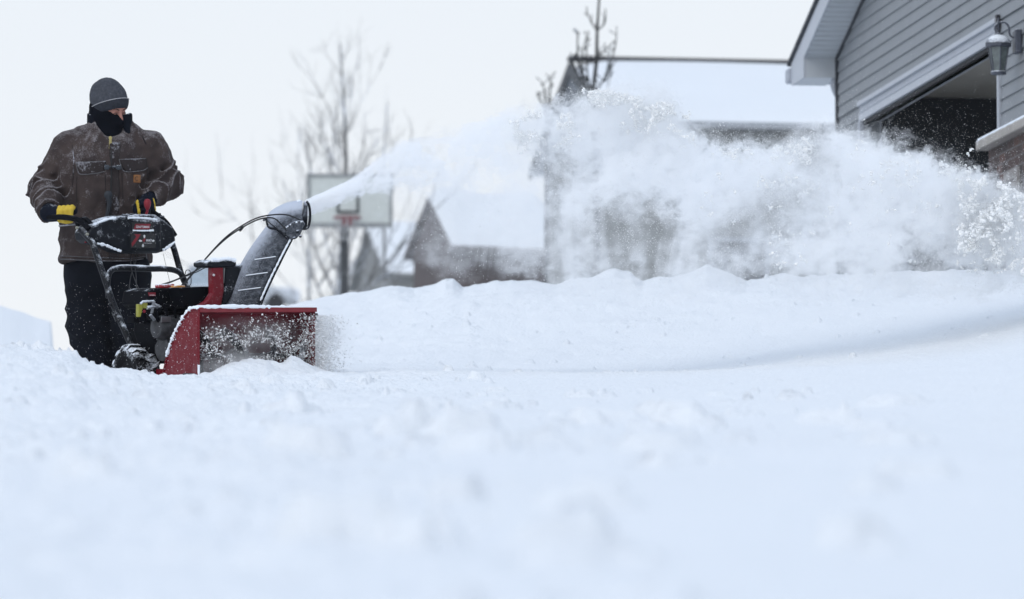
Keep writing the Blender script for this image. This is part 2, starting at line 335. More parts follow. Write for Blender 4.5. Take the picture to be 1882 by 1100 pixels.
# interior
czi = FG.hit(1650, 178, 0, .16)[2]
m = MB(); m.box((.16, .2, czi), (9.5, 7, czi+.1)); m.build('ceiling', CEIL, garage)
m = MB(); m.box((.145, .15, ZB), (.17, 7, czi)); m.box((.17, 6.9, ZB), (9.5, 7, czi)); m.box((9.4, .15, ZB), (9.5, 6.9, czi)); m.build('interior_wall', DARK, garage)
m = MB(); m.tube([(.3, 2.2, czi-.13), (9.4, 2.2, czi-.13)], .035, 6); m.box((1.9, 2.1, czi-.2), (2.3, 2.5, czi-.02)); m.build('door_track', DARK, garage)
# brick base and its snowy ledge
BR = bpy.data.materials.new('brick'); BR.use_nodes = True; t = BR.node_tree; bb = t.nodes['Principled BSDF']; bb.inputs['Roughness'].default_value = .9
tx = N(t, 'ShaderNodeTexCoord'); mp = N(t, 'ShaderNodeMapping'); mp.inputs['Rotation'].default_value = (R(90), 0, 0); bk = N(t, 'ShaderNodeTexBrick'); bk.inputs['Scale'].default_value = 1
for k_, v_ in (('Brick Width', .2), ('Row Height', .075), ('Mortar Size', .006)): bk.inputs[k_].default_value = v_
bk.inputs['Color1'].default_value = (.11, .06, .05, 1); bk.inputs['Color2'].default_value = (.045, .04, .04, 1); bk.inputs['Mortar'].default_value = (.13, .12, .12, 1)
t.links.new(tx.outputs['Object'], mp.inputs[0]); t.links.new(mp.outputs[0], bk.inputs[0]); t.links.new(bk.outputs[0], bb.inputs['Base Color'])
bs = sR+.02; m = MB(); m.box((bs, -.10, ZB), (RUN*2, -.0, zled-.07)); br = m.build('brick_base', BR, garage)
m = MB(); m.box((bs-.07, -.185, zled-.075), (RUN*2, .0, zled)); m.build('ledge', mat('limestone', (.40, .37, .34), .8, var=.06, vscale=5, dust=.3, up=1.5), garage, bevel=.01)
m = MB(); m.box((bs-.06, -.175, zled), (RUN*2, -.005, zled+.018)); m.build('snow_cover', SNOWF, garage, bevel=.008)
q0 = FG.hit(1846, 318, 1, -.12); q1 = FG.hit(1871, 350, 1, -.12)
m = MB(); m.box((q0[0], -.13, q1[2]-.02), (q1[0], -.10, FG.hit(1871, 300, 1, -.12)[2]-.02)); pl = m.build('plaque', mat('plaque_stone', (.30, .28, .27), .8, var=.08, vscale=12), garage, bevel=.006)
EN = mat('engraving_dark', (.08, .075, .075), .8); Z0, Z1 = q1[2]-.02, FG.hit(1871, 300, 1, -.12)[2]-.02; X0, X1 = q0[0], q1[0]
for a_, b_, c_, d_ in ((.22, .52, .32, .60), (.36, .50, .42, .62), (.48, .55, .58, .61), (.66, .52, .78, .60), (.42, .26, .60, .32)):
    m = MB(); m.box((X0+(X1-X0)*a_, -.133, Z0+(Z1-Z0)*b_), (X0+(X1-X0)*c_, -.1295, Z0+(Z1-Z0)*d_)); m.build('engraving', EN, pl)
# eaves: rake fascia, vented soffit, eave return box
oh = .29; so_ = lambda s, n: (s, -n)
m = MB(); th = .03; t0 = -.62
for k in range(60):
    s0 = t0+k*.1016; s1 = s0+.1016
    if s1 > RUN: break
    zc = lambda s: rz(s)
    m.add([(s0, 0, zc(s0)), (s0+.05, 0, zc(s0+.05)), (s0+.05, -oh, zc(s0+.05)), (s0, -oh, zc(s0)),
           (s0+.058, 0, zc(s0+.058)+.014), (s0+.094, 0, zc(s0+.094)+.014), (s0+.094, -oh, zc(s0+.094)+.014), (s0+.058, -oh, zc(s0+.058)+.014), (s1, 0, zc(s1)), (s1, -oh, zc(s1))],
          [(0, 1, 2, 3), (1, 4, 7, 2), (4, 5, 6, 7), (5, 8, 9, 6)])
m.build('soffit', SOF, garage)
m = MB(); z0_ = FG.hit(1487, 138, 1, -oh)[2]
for sg in (1,):
    zz = lambda s: rz(s)
    m.add([(-.62, -oh, z0_-.0), (.0, -oh, z0_), (.0, -oh, zz(0)-.0), (RUN, -oh, zz(RUN)), (RUN, -oh, zz(RUN)+.19), (-.62, -oh, zz(-.62)+.19)] +
          [(-.62, -oh-.02, z0_-.0), (.0, -oh-.02, z0_), (.0, -oh-.02, zz(0)), (RUN, -oh-.02, zz(RUN)), (RUN, -oh-.02, zz(RUN)+.19), (-.62, -oh-.02, zz(-.62)+.19)],
          [(0, 1, 2, 5), (2, 3, 4, 5), (6, 11, 8, 7), (8, 11, 10, 9), (0, 6, 7, 1), (1, 7, 8, 2), (2, 8, 9, 3), (3, 9, 10, 4), (4, 10, 11, 5), (5, 11, 6, 0)])
m.build('fascia', TRIML, garage)
m = MB(); m.box((-.60, -oh+.001, z0_), (0.0, -.012, rz(-.0)-.002)); m.build('eave_return', SOF, garage)
m = MB(); m.add([(-.70, -oh-.045, rz(-.70)+.20), (RUN, -oh-.045, rz(RUN)+.20), (RUN, 8, rz(RUN)+.20), (-.70, 8, rz(-.70)+.20), (-.70, -oh-.045, rz(-.70)+.235), (RUN, -oh-.045, rz(RUN)+.235), (RUN, 8, rz(RUN)+.235), (-.70, 8, rz(-.70)+.235)],
                [(0, 1, 2, 3), (4, 5, 6, 7), (0, 1, 5, 4), (1, 2, 6, 5), (2, 3, 7, 6), (3, 0, 4, 7)])
m.add([(2*RUN+.7, -oh-.045, rz(-.70)+.20), (RUN, -oh-.045, rz(RUN)+.20), (RUN, 8, rz(RUN)+.20), (2*RUN+.7, 8, rz(-.70)+.20), (2*RUN+.7, -oh-.045, rz(-.70)+.235), (RUN, -oh-.045, rz(RUN)+.235), (RUN, 8, rz(RUN)+.235), (2*RUN+.7, 8, rz(-.70)+.235)],
                [(0, 1, 2, 3), (4, 5, 6, 7), (0, 1, 5, 4), (1, 2, 6, 5), (2, 3, 7, 6), (3, 0, 4, 7)])
m.build('roof', SHN, garage)
m = MB(); m.box((-.78, -oh-.05, z0_+.03), (-.62, 8, z0_+.16)); m.build('gutter', TRIM, garage, bevel=.02)
m = MB(); m.tube(cr_path([(-.05, -.02, z0_-.0), (-.05, -.035, z0_-.06), (-.05, -.01, z0_-.13), (-.06, .04, z0_-.2)]), .03, 8); m.build('downspout', TRIM, garage, smooth=True)
m = MB(); m.box((-.012, -.03, ZB), (.04, .05, rz(0))); m.build('corner_post', mat('dark_corner_trim', (.045, .05, .06), .6), garage)
m = MB(); m.add([(0, -.012, rz(0)-.025), (RUN, -.012, rz(RUN)-.025), (RUN, -.012, rz(RUN)+.0), (0, -.012, rz(0)), (0, -.03, rz(0)-.025), (RUN, -.03, rz(RUN)-.025), (RUN, -.03, rz(RUN)-.001), (0, -.03, rz(0)-.001)], [(0, 1, 5, 4), (4, 5, 6, 7), (1, 2, 6, 5), (2, 3, 7, 6)]); m.build('rake_trim', mat('dark_flashing', (.05, .055, .065), .6), garage)
cd0 = pc(1841, 74); cd1 = pc(1841, 27)
m = MB(); m.box((cd0[0]-.03, -.045, cd0[2]), (cd0[0]+.03, -.02, cd1[2])); m.build('jamb_shade_strip', mat('shade_strip_dark', (.02, .02, .03), .5), garage)  # dark strip standing in for the shaded slit at the jamb above the lantern
# lantern on the wall beside the door
lz = pc(1836, 137)[2]; ls = FG.hit(1835, 100, 1, -.18)
lan = empty('wall_lantern', M=Frame(FG.O+dG*ls[0]+yG*(-.18)+zG*(FG.hit(1835, 137, 1, -.18)[2]), dG, yG, zG).M(), label='grey hanging wall lantern with snow on its cap beside the garage door', cat='lantern', group=None)
LM = mat('lantern_metal', (.085, .095, .125), .45, dust=.25, up=1., dscale=90); GL = mat('lantern_glass', (.17, .20, .20), .25, var=.15, vscale=20, spec=.6)
k_ = .28/.24
m = MB(); m.lathe((0, 0, 0), 2, [(.055, 0), (.06, .008), (.06, .02), (.048, .028)], 8); m.lathe((0, 0, 0), 2, [(.085, .205), (.098, .212), (.098, .235), (.075, .25)], 8)
for k in range(6):
    an = k*math.pi/3; m.tube([(.05*math.cos(an), .05*math.sin(an), .02), (.08*math.cos(an), .08*math.sin(an), .21)], .005, 5)
m.build('lantern_frame', LM, lan, smooth=True)
m = MB(); m.lathe((0, 0, 0), 2, [(.046, .02), (.076, .21)], 6); m.build('glass_panel', GL, lan)
m = MB(); m.lathe((0, 0, 0), 2, [(.10, .235), (.085, .262), (.055, .285), (.02, .298), (.012, .32)], 12); m.build('lantern_cap', LM, lan, smooth=True)
m = MB(); m.lathe((0, 0, 0), 2, [(.092, .243), (.08, .266), (.055, .289), (.022, .300), (.001, .302)], 14); m.build('snow_cover', SNOWF, lan, smooth=True)
m = MB(); m.tube(cr_path([(0, 0, .31), (0, -.025, .34), (0, -.02, .37), (0, .01, .39), (0, .05, .395), (0, .08, .36), (0, .09, .30), (0, .14, .27)]), .008, 7); m.tube([(0, 0, .30), (0, 0, .40)], .007, 6); m.lathe((0, 0, .40), 2, [(.012, -.01), (.004, .03)], 6); m.build('bracket', LM, lan, smooth=True)
m = MB(); m.box((-.05, .115, .16), (.07, .165, .34)); m.build('wall_plate', LM, lan, bevel=.01)
# ------------------------------------------------------------------ far houses
HG = mat('grey_siding_far', (.25, .255, .25), .8, var=.05, vscale=1); HT = mat('trim_far', (.42, .44, .47), .7); HB = mat('brown_siding_far', (.13, .11, .108), .85, var=.08, vscale=2); RID = mat('ridge_cap', (.03, .03, .035), .9)
WIN = mat('window_glass', (.05, .055, .065), .15, spec=.7)
def house(name, apex, D, yaw, L, zr_py, eave_py, run, base, wallm, label, cat, over=.25, snow=.12, ridge=True, wins=()):
    """gabled house: apex = pixel column of the left end of the ridge; local x along the ridge, y to the back"""
    yw = R(yaw); x = np.array([math.cos(yw), math.sin(yw), 0]); y = np.array([-math.sin(yw), math.cos(yw), 0])
    pr = P(apex, zr_py, D+run); ze = P(apex, eave_py, D)[2]; zr = pr[2]
    fr = Frame([pr[0], pr[1], base], x, y, (0, 0, 1)); h = empty(name, M=fr.M(), label=label, cat=cat); zr -= base; ze -= base
    m = MB(); g = over; m.add([(g, -run+.3, 0), (L-g, -run+.3, 0), (L-g, run-.3, 0), (g, run-.3, 0), (g, -run+.3, ze+.02), (L-g, -run+.3, ze+.02), (L-g, run-.3, ze+.02), (g, run-.3, ze+.02), (g, 0, zr-.12), (L-g, 0, zr-.12)],
        [(0, 1, 5, 4), (1, 2, 6, 9, 5), (2, 3, 7, 6), (3, 0, 4, 8, 7)]); m.build('wall', wallm, h)
    dz = (zr-ze)/run
    m = MB()
    for sg in (-1, 1):
        m.add([(0, 0, zr-.10), (L, 0, zr-.10), (L, sg*run, ze-.10), (0, sg*run, ze-.10), (0, 0, zr), (L, 0, zr), (L, sg*run, ze), (0, sg*run, ze)], [(0, 1, 2, 3), (4, 5, 6, 7), (0, 3, 7, 4), (1, 2, 6, 5), (3, 2, 6, 7)])
    rf = m.build('roof', HT if ridge else wallm, h)
    n = 26; mm = 10; V = []; 
    m = MB()
    for sg in (-1, 1):
        V = []; top = []
        for i in range(n+1):
            for j in range(mm+1):
                u = i/n; v = j/mm; edge = min(u*L, (1-u)*L, (1-v)*run)/.25; t_ = snow*(min(1, max(0, edge))**.5)*(1+.25*math.sin(u*9+v*4))
                V.append((.02+u*(L-.04), sg*v*run, zr-dz*v*run+.003+t_))
        m.add(V, [(i*(mm+1)+j, (i+1)*(mm+1)+j, (i+1)*(mm+1)+j+1, i*(mm+1)+j+1) for i in range(n) for j in range(mm)])
        m.add([(0.02, sg*run, ze+.003), (L-.02, sg*run, ze+.003)] + [V[mm], V[-1]], [(0, 1, 3, 2)])
    m.build('snow_cover', SNOW, rf, smooth=True)
    if ridge:
        m = MB(); m.box((-.02, -.12, zr+snow*.75), (L, .12, zr+snow+.05)); m.build('ridge_cap', RID, rf)
        m = MB()
        for sg in (-1, 1): m.add([(-.03, 0, zr+.06), (-.03, sg*run, ze+.04), (-.03, sg*run, ze-.16), (-.03, 0, zr-.14), (.02, 0, zr+.06), (.02, sg*run, ze+.04), (.02, sg*run, ze-.16), (.02, 0, zr-.14)], [(0, 1, 2, 3), (4, 5, 6, 7), (0, 1, 5, 4), (2, 3, 7, 6)])
        m.build('rake_board', mat('dark_rake', (.09, .095, .10), .8), rf)
    for (x0, x1, z0, z1) in wins:
        m = MB(); m.box((x0, -run+.27, z0), (x1, -run+.31, z1)); w_ = m.build('window', HT, h); m = MB(); m.box((x0+.08, -run+.25, z0+.08), (x1-.08, -run+.265, z1-.08)); m.build('pane', WIN, w_)
    return h
house('neighbour_house', 1047, 90, 9.2, 14, 122, 219, 4, gz(2, 90)-.6, HG, 'grey house with a long snow-covered roof and dark ridge behind the snow plume', 'house', wins=((1.6, 2.6, 2.2, 3.6), (3.6, 5.4, .9, 3.3)))
house('small_shed', 785, 108.5, 24, 2.45, 362, 449, 1.15, gz(-1.5, 110)-.6, HB, 'small brown shed with thick snow on its steep roof', 'shed', over=.08, snow=.16, ridge=False)
house('distant_house', 672, 168, 12, 7, 414, 500, 3, gz(-4, 170)-1.5, HG, 'far pale house with a snowy roof just left of the shed', 'house', ridge=False)
# ------------------------------------------------------------------ basketball hoop
D_ = 100; hp = P(632, 560, D_); bz = gz(hp[0], D_)-.1; sc_ = D_/F
hoop = empty('basketball_hoop', loc=(hp[0], D_, bz), label='basketball hoop with clear framed backboard on a pole beyond the machine', cat='basketball hoop')
HM = mat('hoop_steel', (.06, .065, .07), .5, dust=.2, up=.6); q = lambda px, py: ((px-632)*sc_, P(px, py, D_)[2]-bz)
m = MB(); x0, zb = q(563, 418); x1, zt_ = q(722, 319); e_ = .06
m.box((x0, -.03, zb), (x1, .03, zb+e_*1.4)); m.box((x0, -.03, zt_-e_), (x1, .03, zt_)); m.box((x0, -.03, zb+e_*1.4), (x0+e_, .03, zt_-e_)); m.box((x1-e_, -.03, zb+e_*1.4), (x1, .03, zt_-e_)); bfr = m.build('backboard_frame', mat('frame_grey', (.32, .33, .33), .6, dust=.3), hoop)
AC = mat('acrylic', (.62, .65, .62), .35, var=.04, dust=.3, dscale=6); m = MB(); m.box((x0+e_, -.006, zb+e_*1.4), (x1-e_, .006, zt_-e_)); m.build('backboard', AC, hoop)
m = MB(); a_, b_ = q(618, 392); c_, d_ = q(660, 345); w_ = .05
m.box((a_, -.02, b_), (c_, -.008, b_+w_)); m.box((a_, -.02, d_-w_), (c_, -.008, d_)); m.box((a_, -.02, b_+w_), (a_+w_, -.008, d_-w_)); m.box((c_-w_, -.02, b_+w_), (c_, -.008, d_-w_)); m.build('target_square', HM, hoop)
m = MB(); rc = .235; rzp = q(640, 403)[1]; cx_ = (a_+c_)/2
m.tube([(cx_+rc*math.cos(t), -.35+rc*math.sin(t), rzp) for t in np.linspace(0, 2*math.pi, 25)], .018, 6, False); m.box((cx_-.12, -.13, rzp-.12), (cx_+.12, -.02, rzp+.02)); m.build('rim', mat('rim_red', (.26, .09, .10), .5), hoop)
m = MB()
for k in range(12):
    t = k*math.pi/6; m.tube([(cx_+rc*math.cos(t), -.35+rc*math.sin(t), rzp), (cx_+.13*math.cos(t+.4), -.35+.13*math.sin(t+.4), rzp-.4)], .006, 4); m.tube([(cx_+rc*math.cos(t), -.35+rc*math.sin(t), rzp), (cx_+.13*math.cos(t-.4), -.35+.13*math.sin(t-.4), rzp-.4)], .006, 4)
m.build('net', mat('net_white', (.6, .6, .6), .9), hoop)
m = MB(); m.box((-.07, .28, 0), (.07, .42, q(632, 400)[1])); m.tube([(0, .3, q(632, 425)[1]), (cx_, .05, q(632, 380)[1])], .04, 6); m.tube([(0, .3, q(632, 400)[1]), (cx_, .05, q(632, 345)[1])], .04, 6); m.build('pole', HM, hoop)
# ------------------------------------------------------------------ bare trees
def tree(name, px, D, top_py, label, lean=0., spread=.5, nb=26, seed=1, r0=.07, ups=.9, first=.25, group=None, bl=.3, base_px=None):
    r = np.random.default_rng(seed); X = P(base_px or px, 500, D)[0]; b = gz(X, D)-.2; Ht = P(px, top_py, D)[2]-b; tx_ = P(px, 500, D)[0]-X
    root = empty(name, loc=(X, D, b), label=label, cat='tree', group=group)
    tp = [(tx_*t+.05*math.sin(t*7+seed)*Ht/5, .04*math.cos(t*5)*Ht/5, Ht*t) for t in np.linspace(0, 1, 14)]
    m = MB(); m.tube(tp, list(np.linspace(r0, .012, 14)), 8); m.build('trunk', BARK, root, smooth=True)
    m = MB()
    def branch(p, d, L, rad, lev):
        n = 6; pts = [p]; dd = d/np.linalg.norm(d)
        for i in range(n):
            dd = dd+r.normal(0, .09, 3)+np.array([0, 0, .06*ups]); dd /= np.linalg.norm(dd); pts.append(pts[-1]+dd*L/n)
        m.tube(pts, list(np.linspace(rad, rad*.3, n+1)), 5 if lev else 6, False)
        if lev < 2:
            for k in range(5 if lev == 0 else 4):
                i = r.integers(1, n+1); e = dd+r.normal(0, .55, 3); e[2] += .25*ups; branch(pts[i], e, L*r.uniform(.3, .55), rad*.55, lev+1)
    for k in range(nb):
        t = first+(1-first)*(k+r.random())/nb*.97; i = t*13; i0 = int(i); f = i-i0; p = np.array(tp[i0])*(1-f)+np.array(tp[min(13, i0+1)])*f
        an = k*2.4+r.random(); d = np.array([math.cos(an)*spread, math.sin(an)*spread, ups]); branch(p, d, Ht*bl*(1.05-t)**.7*r.uniform(.7, 1.2), r0*.32*(1.1-t), 0)
    m.build('crown', BARK, root)
    return root
tree('bare_tree', 628, 108, 78, 'tall bare tree standing behind the basketball backboard', nb=25, seed=3, r0=.10, spread=.62, first=.22, bl=.40)
tree('bare_tree', 560, 135, 235, 'faint spreading bare tree far behind the discharge chute', nb=22, seed=8, r0=.07, spread=1.2, first=.2, bl=.55, base_px=585)
tree('bare_tree', 715, 130, 190, 'faint bare tree whose thin top shows between the tall tree and the plume', nb=12, seed=5, r0=.06, spread=.7, first=.45, bl=.35, base_px=690)
def sketch_tree(name, D, px0, trunk, limbs, label, cat, seed=4):      # a young tree drawn limb by limb
    r = np.random.default_rng(seed); X = P(px0, 500, D)[0]; b = gz(X, D)-.2; root = empty(name, loc=(X, D, b), label=label, cat=cat); W = mat('young_bark', (.045, .045, .045), .9, dust=.3, up=.5, dscale=20)
    L_ = lambda a, c, y=0.: np.array([P(a, 500, D)[0]-X, y, P(px0, c, D)[2]-b])
    tp = [np.array([L_(trunk[0][0], 500)[0], 0, 0])]+[L_(a, c) for a, c in trunk]; m = MB(); m.tube(tp, list(np.linspace(.045, .013, len(tp))), 8); m.build('trunk', W, root, smooth=True)
    for lb in limbs:
        y0 = r.normal(0, .3); pts = cr_path([L_(a, c, y0*k/len(lb)) for k, (a, c) in enumerate(lb)], 6); m = MB(); m.tube(pts, list(np.linspace(.018 if len(lb) > 3 else .012, .005, len(pts))), 6)
        for k in range(3, len(pts), 2):      # short spurs and buds
            d = np.array([r.normal(0, .05), r.normal(0, .05), .05+.04*r.random()]); m.tube([pts[k], pts[k]+d], [.005, .009], 5)
        m.build('branch', W, root, smooth=True)
    return root
sketch_tree('young_tree', 72, 1097, [(1097, 420), (1094, 250), (1090, 170), (1097, 110), (1098, 55), (1103, -20)],
    [[(1090, 175), (1072, 150), (1058, 132), (1050, 124)], [(1088, 168), (1080, 140), (1078, 90), (1082, 66)], [(1080, 150), (1064, 118), (1062, 70), (1066, 60)], [(1092, 172), (1112, 140), (1120, 105), (1122, 76)],
     [(1112, 150), (1122, 120), (1132, 80), (1134, 50)], [(1098, 56), (1088, 42), (1079, 20)], [(1099, 55), (1112, 40), (1115, 18)], [(1096, 110), (1106, 98), (1116, 92)], [(1118, 160), (1122, 135), (1126, 118)], [(1060, 130), (1052, 112), (1048, 104)], [(1072, 150), (1070, 110), (1074, 84)]],
    'slim young bare tree rising above the plume in front of the neighbouring roof', 'tree')
sketch_tree('garden_shrub', 76, 1004, [(1004, 400), (1004, 200)], [[(1004, 230), (1002, 190), (1000, 165), (996, 152)], [(1004, 220), (1010, 180), (1012, 150), (1008, 143)], [(1004, 210), (1018, 190), (1024, 175)], [(1002, 200), (992, 185), (988, 178)]],
    'low twiggy shrub top peeking over the plume left of the young tree', 'shrub', 9)
# ------------------------------------------------------------------ far parked vehicle on the rise beyond
CP = mat('car_paint', (.30, .32, .34), .3, dust=.5, up=1.5, dscale=5); CW = mat('car_glass', (.42, .50, .57), .15, spec=.8); BLK = mat('tyre_rubber', (.02, .02, .022), .85)
L = 4.6; h = 1.75; p = P(438, 489, 215); b = p[2]-h
car = empty('parked_car', M=Frame([p[0], p[1], b], (.995, .1, 0), (-.1, .995, 0), (0, 0, 1)).M(), label='grey snow-dusted car parked far away, seen behind the snowblower chute', cat='car')
m = MB(); m.prism([(-L/2, .35), (-L/2, .92), (L*.15, .95), (L*.42, .88), (L/2, .8), (L/2, .35)], 1, -.88, .88); m.build('body', CP, car, bevel=.05)
x0, x1 = -L*.43, L*.17
m = MB(); m.add([(x0, -.80, .94), (x1, -.80, .94), (x1, .80, .94), (x0, .80, .94), (x0+.15, -.68, h-.08), (x1-.5, -.68, h-.08), (x1-.5, .68, h-.08), (x0+.15, .68, h-.08)], [(0, 1, 5, 4), (1, 2, 6, 5), (2, 3, 7, 6), (3, 0, 4, 7)]); m.build('window', CW, car)
m = MB(); m.box((x0+.1, -.70, h-.12), (x1-.46, .70, h)); m.build('roof', CP, car, bevel=.04)
for xx, xt in ((x0, x0+.15), (x1, x1-.5), ((x0+x1)/2, (x0+x1)/2)):
    for y_ in (-1, 1): m = MB(); m.tube([(xx, y_*.81, .93), (xt, y_*.69, h-.09)], .06, 5); m.build('pillar', CP, car)
for sx in (-.32, .30):
    for y_ in (-1, 1): m = MB(); m.lathe((sx*L, y_*.84, .33), 1, [(.2, -.1), (.33, -.09), (.33, .09), (.2, .1)], 18); m.build('wheel', BLK, car)
#@@END SETTING@@
#@@MACHINE@@
# ------------------------------------------------------------------ snowblower (local frame: x across the mouth, y backwards, z up from the top edge of the housing)
FZ = .51                                    # root sits at the base, z below is given from the housing top
FB = Frame(FM.O-nM*FZ, wM, bM, nM)
sb = empty('snowblower', M=FB.M(), label='red and black walk-behind snowblower throwing snow from its raised chute', cat='snowblower')
lift = lambda v: (v[0], v[1], v[2]+FZ)
def mh(px, py, ax, v): return FM.hit(px, py, ax, v)
def B(m, name, mt, par=None, **k): return m.build(name, mt, par or sb, xf=lift, **k)
RED = mat('red_paint', (.165, .005, .013), .42, dust=.34, up=.10, dscale=260, spec=.2, var=.06, dcol=(.60, .54, .58), nw=.5); REDI = mat('red_paint_inside', (.16, .007, .017), .6, dust=.30, up=.0, dscale=90, dcol=(.36, .28, .32), spec=.2)
BLKP = mat('black_plastic', (.007, .009, .014), .5, dust=.30, up=.6, dscale=170, bump=.0006, bscale=300, spec=.15); BLKS = mat('black_steel', (.005, .006, .010), .45, dust=.28, up=.5, dscale=170, spec=.15)
BLKC = mat('black_plastic_frosted', (.010, .012, .017), .6, dust=.49, up=1.0, dscale=380, nw=.16, bump=.002, bscale=260, dcol=(.52, .56, .64), spec=.12); ENG = mat('engine_black', (.003, .0035, .006), .6, dust=.04, up=.5, dscale=150, spec=.04)
STEEL = mat('bare_steel', (.24, .24, .25), .35, metal=.8, dust=.25); GREYM = mat('dull_metal', (.075, .075, .08), .55, metal=.3, dust=.2, var=.2, vscale=30); TYR = mat('tyre_black', (.005, .005, .007), .6, dust=.34, up=.6, dscale=90, spec=.1, ridge=.15)
CBL = mat('cable_black', (.008, .008, .01), .5); ORG = mat('orange_cap', (.75, .30, .02), .5, dust=.3, up=.5); YLW = mat('yellow_label', (.34, .33, .05), .5, dust=.3); REDD = mat('red_decal', (.24, .008, .02), .5); WHT = mat('white_decal', (.78, .78, .80), .6); REDC = mat('red_cap', (.40, .02, .03), .5, dust=.45, up=.6)
W_ = .815
arc = [(.0, -.008), (.05, -.004), (.10, -.016), (.145, -.045), (.185, -.082), (.23, -.128), (.27, -.178), (.31, -.238), (.34, -.292), (.368, -.36), (.388, -.425), (.398, -.51)]
m = MB(); m.prism([(0, -.51)]+arc, 0, -.004, 0.0); fl_ = .012
B(m, 'side_plate', RED)
m = MB(); m.tube([(-.006, y, z) for y, z in arc], .007, 6); m.tube([(-.006, .0, -.51), (-.006, .0, -.008)], .006, 6); B(m, 'plate_edge', RED, smooth=True)
m = MB(); m.prism([(0.006, -.03), (.05, -.03), (.05, -.49), (.006, -.50)], 0, -.012, -.005); B(m, 'wear_flange', RED, bevel=.003)
m = MB(); m.prism([(0, -.51)]+arc, 0, W_, W_+.004); B(m, 'side_plate', RED)
# drum skin
m = MB(); V = []; ar2 = [(0.0, -.022), (.04, -.02), (.09, -.03)]+[(y-.012, z-.01) for y, z in arc[3:]]
for x in (0.001, W_-.001): V += [(x, y, z) for y, z in ar2]
n = len(ar2); m.add(V, [(i, i+1, n+i+1, n+i) for i in range(n-1)]); o_ = B(m, 'auger_housing', REDI); sd = o_.modifiers.new('thick', 'SOLIDIFY'); sd.thickness = .004
m = MB(); m.prism([(-.008, -.022), (.0, -.022), (.0, -.003), (.08, -.002), (.08, .004), (-.008, .004)], 0, -.004, W_+.01); B(m, 'top_lip', mat('red_lip', (.22, .006, .016), .4, dust=.15, up=.3, spec=.5))
m = MB(); m.add([(W_+.004, -.008, -.03), (W_+.03, .004, -.04), (W_+.012, .02, -.05), (W_+.004, .0, -.06)], [(0, 1, 2, 3)]); m.prism([(-.002, -.03), (.03, -.05), (.01, -.07)], 0, W_+.003, W_+.02); B(m, 'corner_gusset', BLKS)
# auger: shaft with two ribbon flights, impeller box
m = MB(); m.tube([(0.0, .20, -.28), (W_, .20, -.28)], .014, 10); B(m, 'auger_shaft', BLKS)
for x0, x1, sg in ((.03, .36, 1), (.46, .79, -1)):
    m = MB(); V = []; k = 60
    for i in range(k+1):
        t = i/k; an = sg*t*2*math.pi*1.6; x = x0+(x1-x0)*t
        for r in (.105, .165): V.append((x, .20+r*math.cos(an), -.28+r*math.sin(an)))
    m.add(V, [(2*i, 2*i+1, 2*i+3, 2*i+2) for i in range(k)])
    for t in (0, .33, .66, 1.):
        an = sg*t*2*math.pi*1.6; x = x0+(x1-x0)*t; m.tube([(x, .20, -.28), (x, .20+.13*math.cos(an), -.28+.13*math.sin(an))], .008, 6)
    o_ = B(m, 'auger', mat('auger_black', (.02, .02, .024), .5, dust=.45)); sd = o_.modifiers.new('thick', 'SOLIDIFY'); sd.thickness = .005
m = MB(); m.lathe((.41, .20, -.28), 0, [(.03, -.06), (.05, -.04), (.05, .04), (.03, .06)], 14); B(m, 'gearcase', BLKS, smooth=True)
m = MB(); m.prism([(.02, -.38), (.14, -.38), (.14, -.515), (-.0, -.515)], 0, -.03, -.008); B(m, 'skid_shoe', BLKS, bevel=.004)
m = MB(); m.prism([(.02, -.38), (.14, -.38), (.14, -.515), (-.0, -.515)], 0, W_+.006, W_+.03); B(m, 'skid_shoe', BLKS, bevel=.004)
# snow lying along the top edges
def crust(pts, r, name, par=None, sd=1, fl=.7):
    rr = np.random.default_rng(sd); pts = cr_path(pts, 9); V = []; n = 8; m = MB()
    rs = [r*(.45+.8*abs(vnoise(np.array([i*.45]), np.array([sd*3.1]), np.array([0.]))[0])+.3*rr.random()) for i in range(len(pts))]
    m.tube(pts, rs, n); return B(m, name, SNOWF, par, smooth=True)
crust([(-.006, y-.0, z+.008) for y, z in arc[:9]], .012, 'snow_cover', sd=2)
crust([(.0, .0, .007), (.12, -.002, .008), (.3, -.002, .009), (.45, 0, .007), (.60, .01, .003)], .014, 'snow_cover', sd=3)
crust([(.45, .03, .004), (.60, .03, .001), (.80, .03, .003)], .010, 'snow_cover', sd=4)
m = MB(); m.add([(0, .0, .002), (.60, .0, .002), (.8, .05, .002), (.8, .09, .0), (0, .09, .0), (.0, .02, .018), (.55, .02, .014), (.78, .06, .006), (.78, .085, .004), (.0, .085, .01)], [(0, 1, 6, 5), (1, 2, 7, 6), (5, 6, 8, 9), (6, 7, 8), (3, 4, 9, 8), (2, 3, 8, 7), (4, 0, 5, 9)]); B(m, 'snow_cover', SNOWF, smooth=True)
crust([(-.006, .0, -.33), (-.008, -.002, -.40), (-.006, 0, -.5)], .008, 'snow_cover', sd=5)
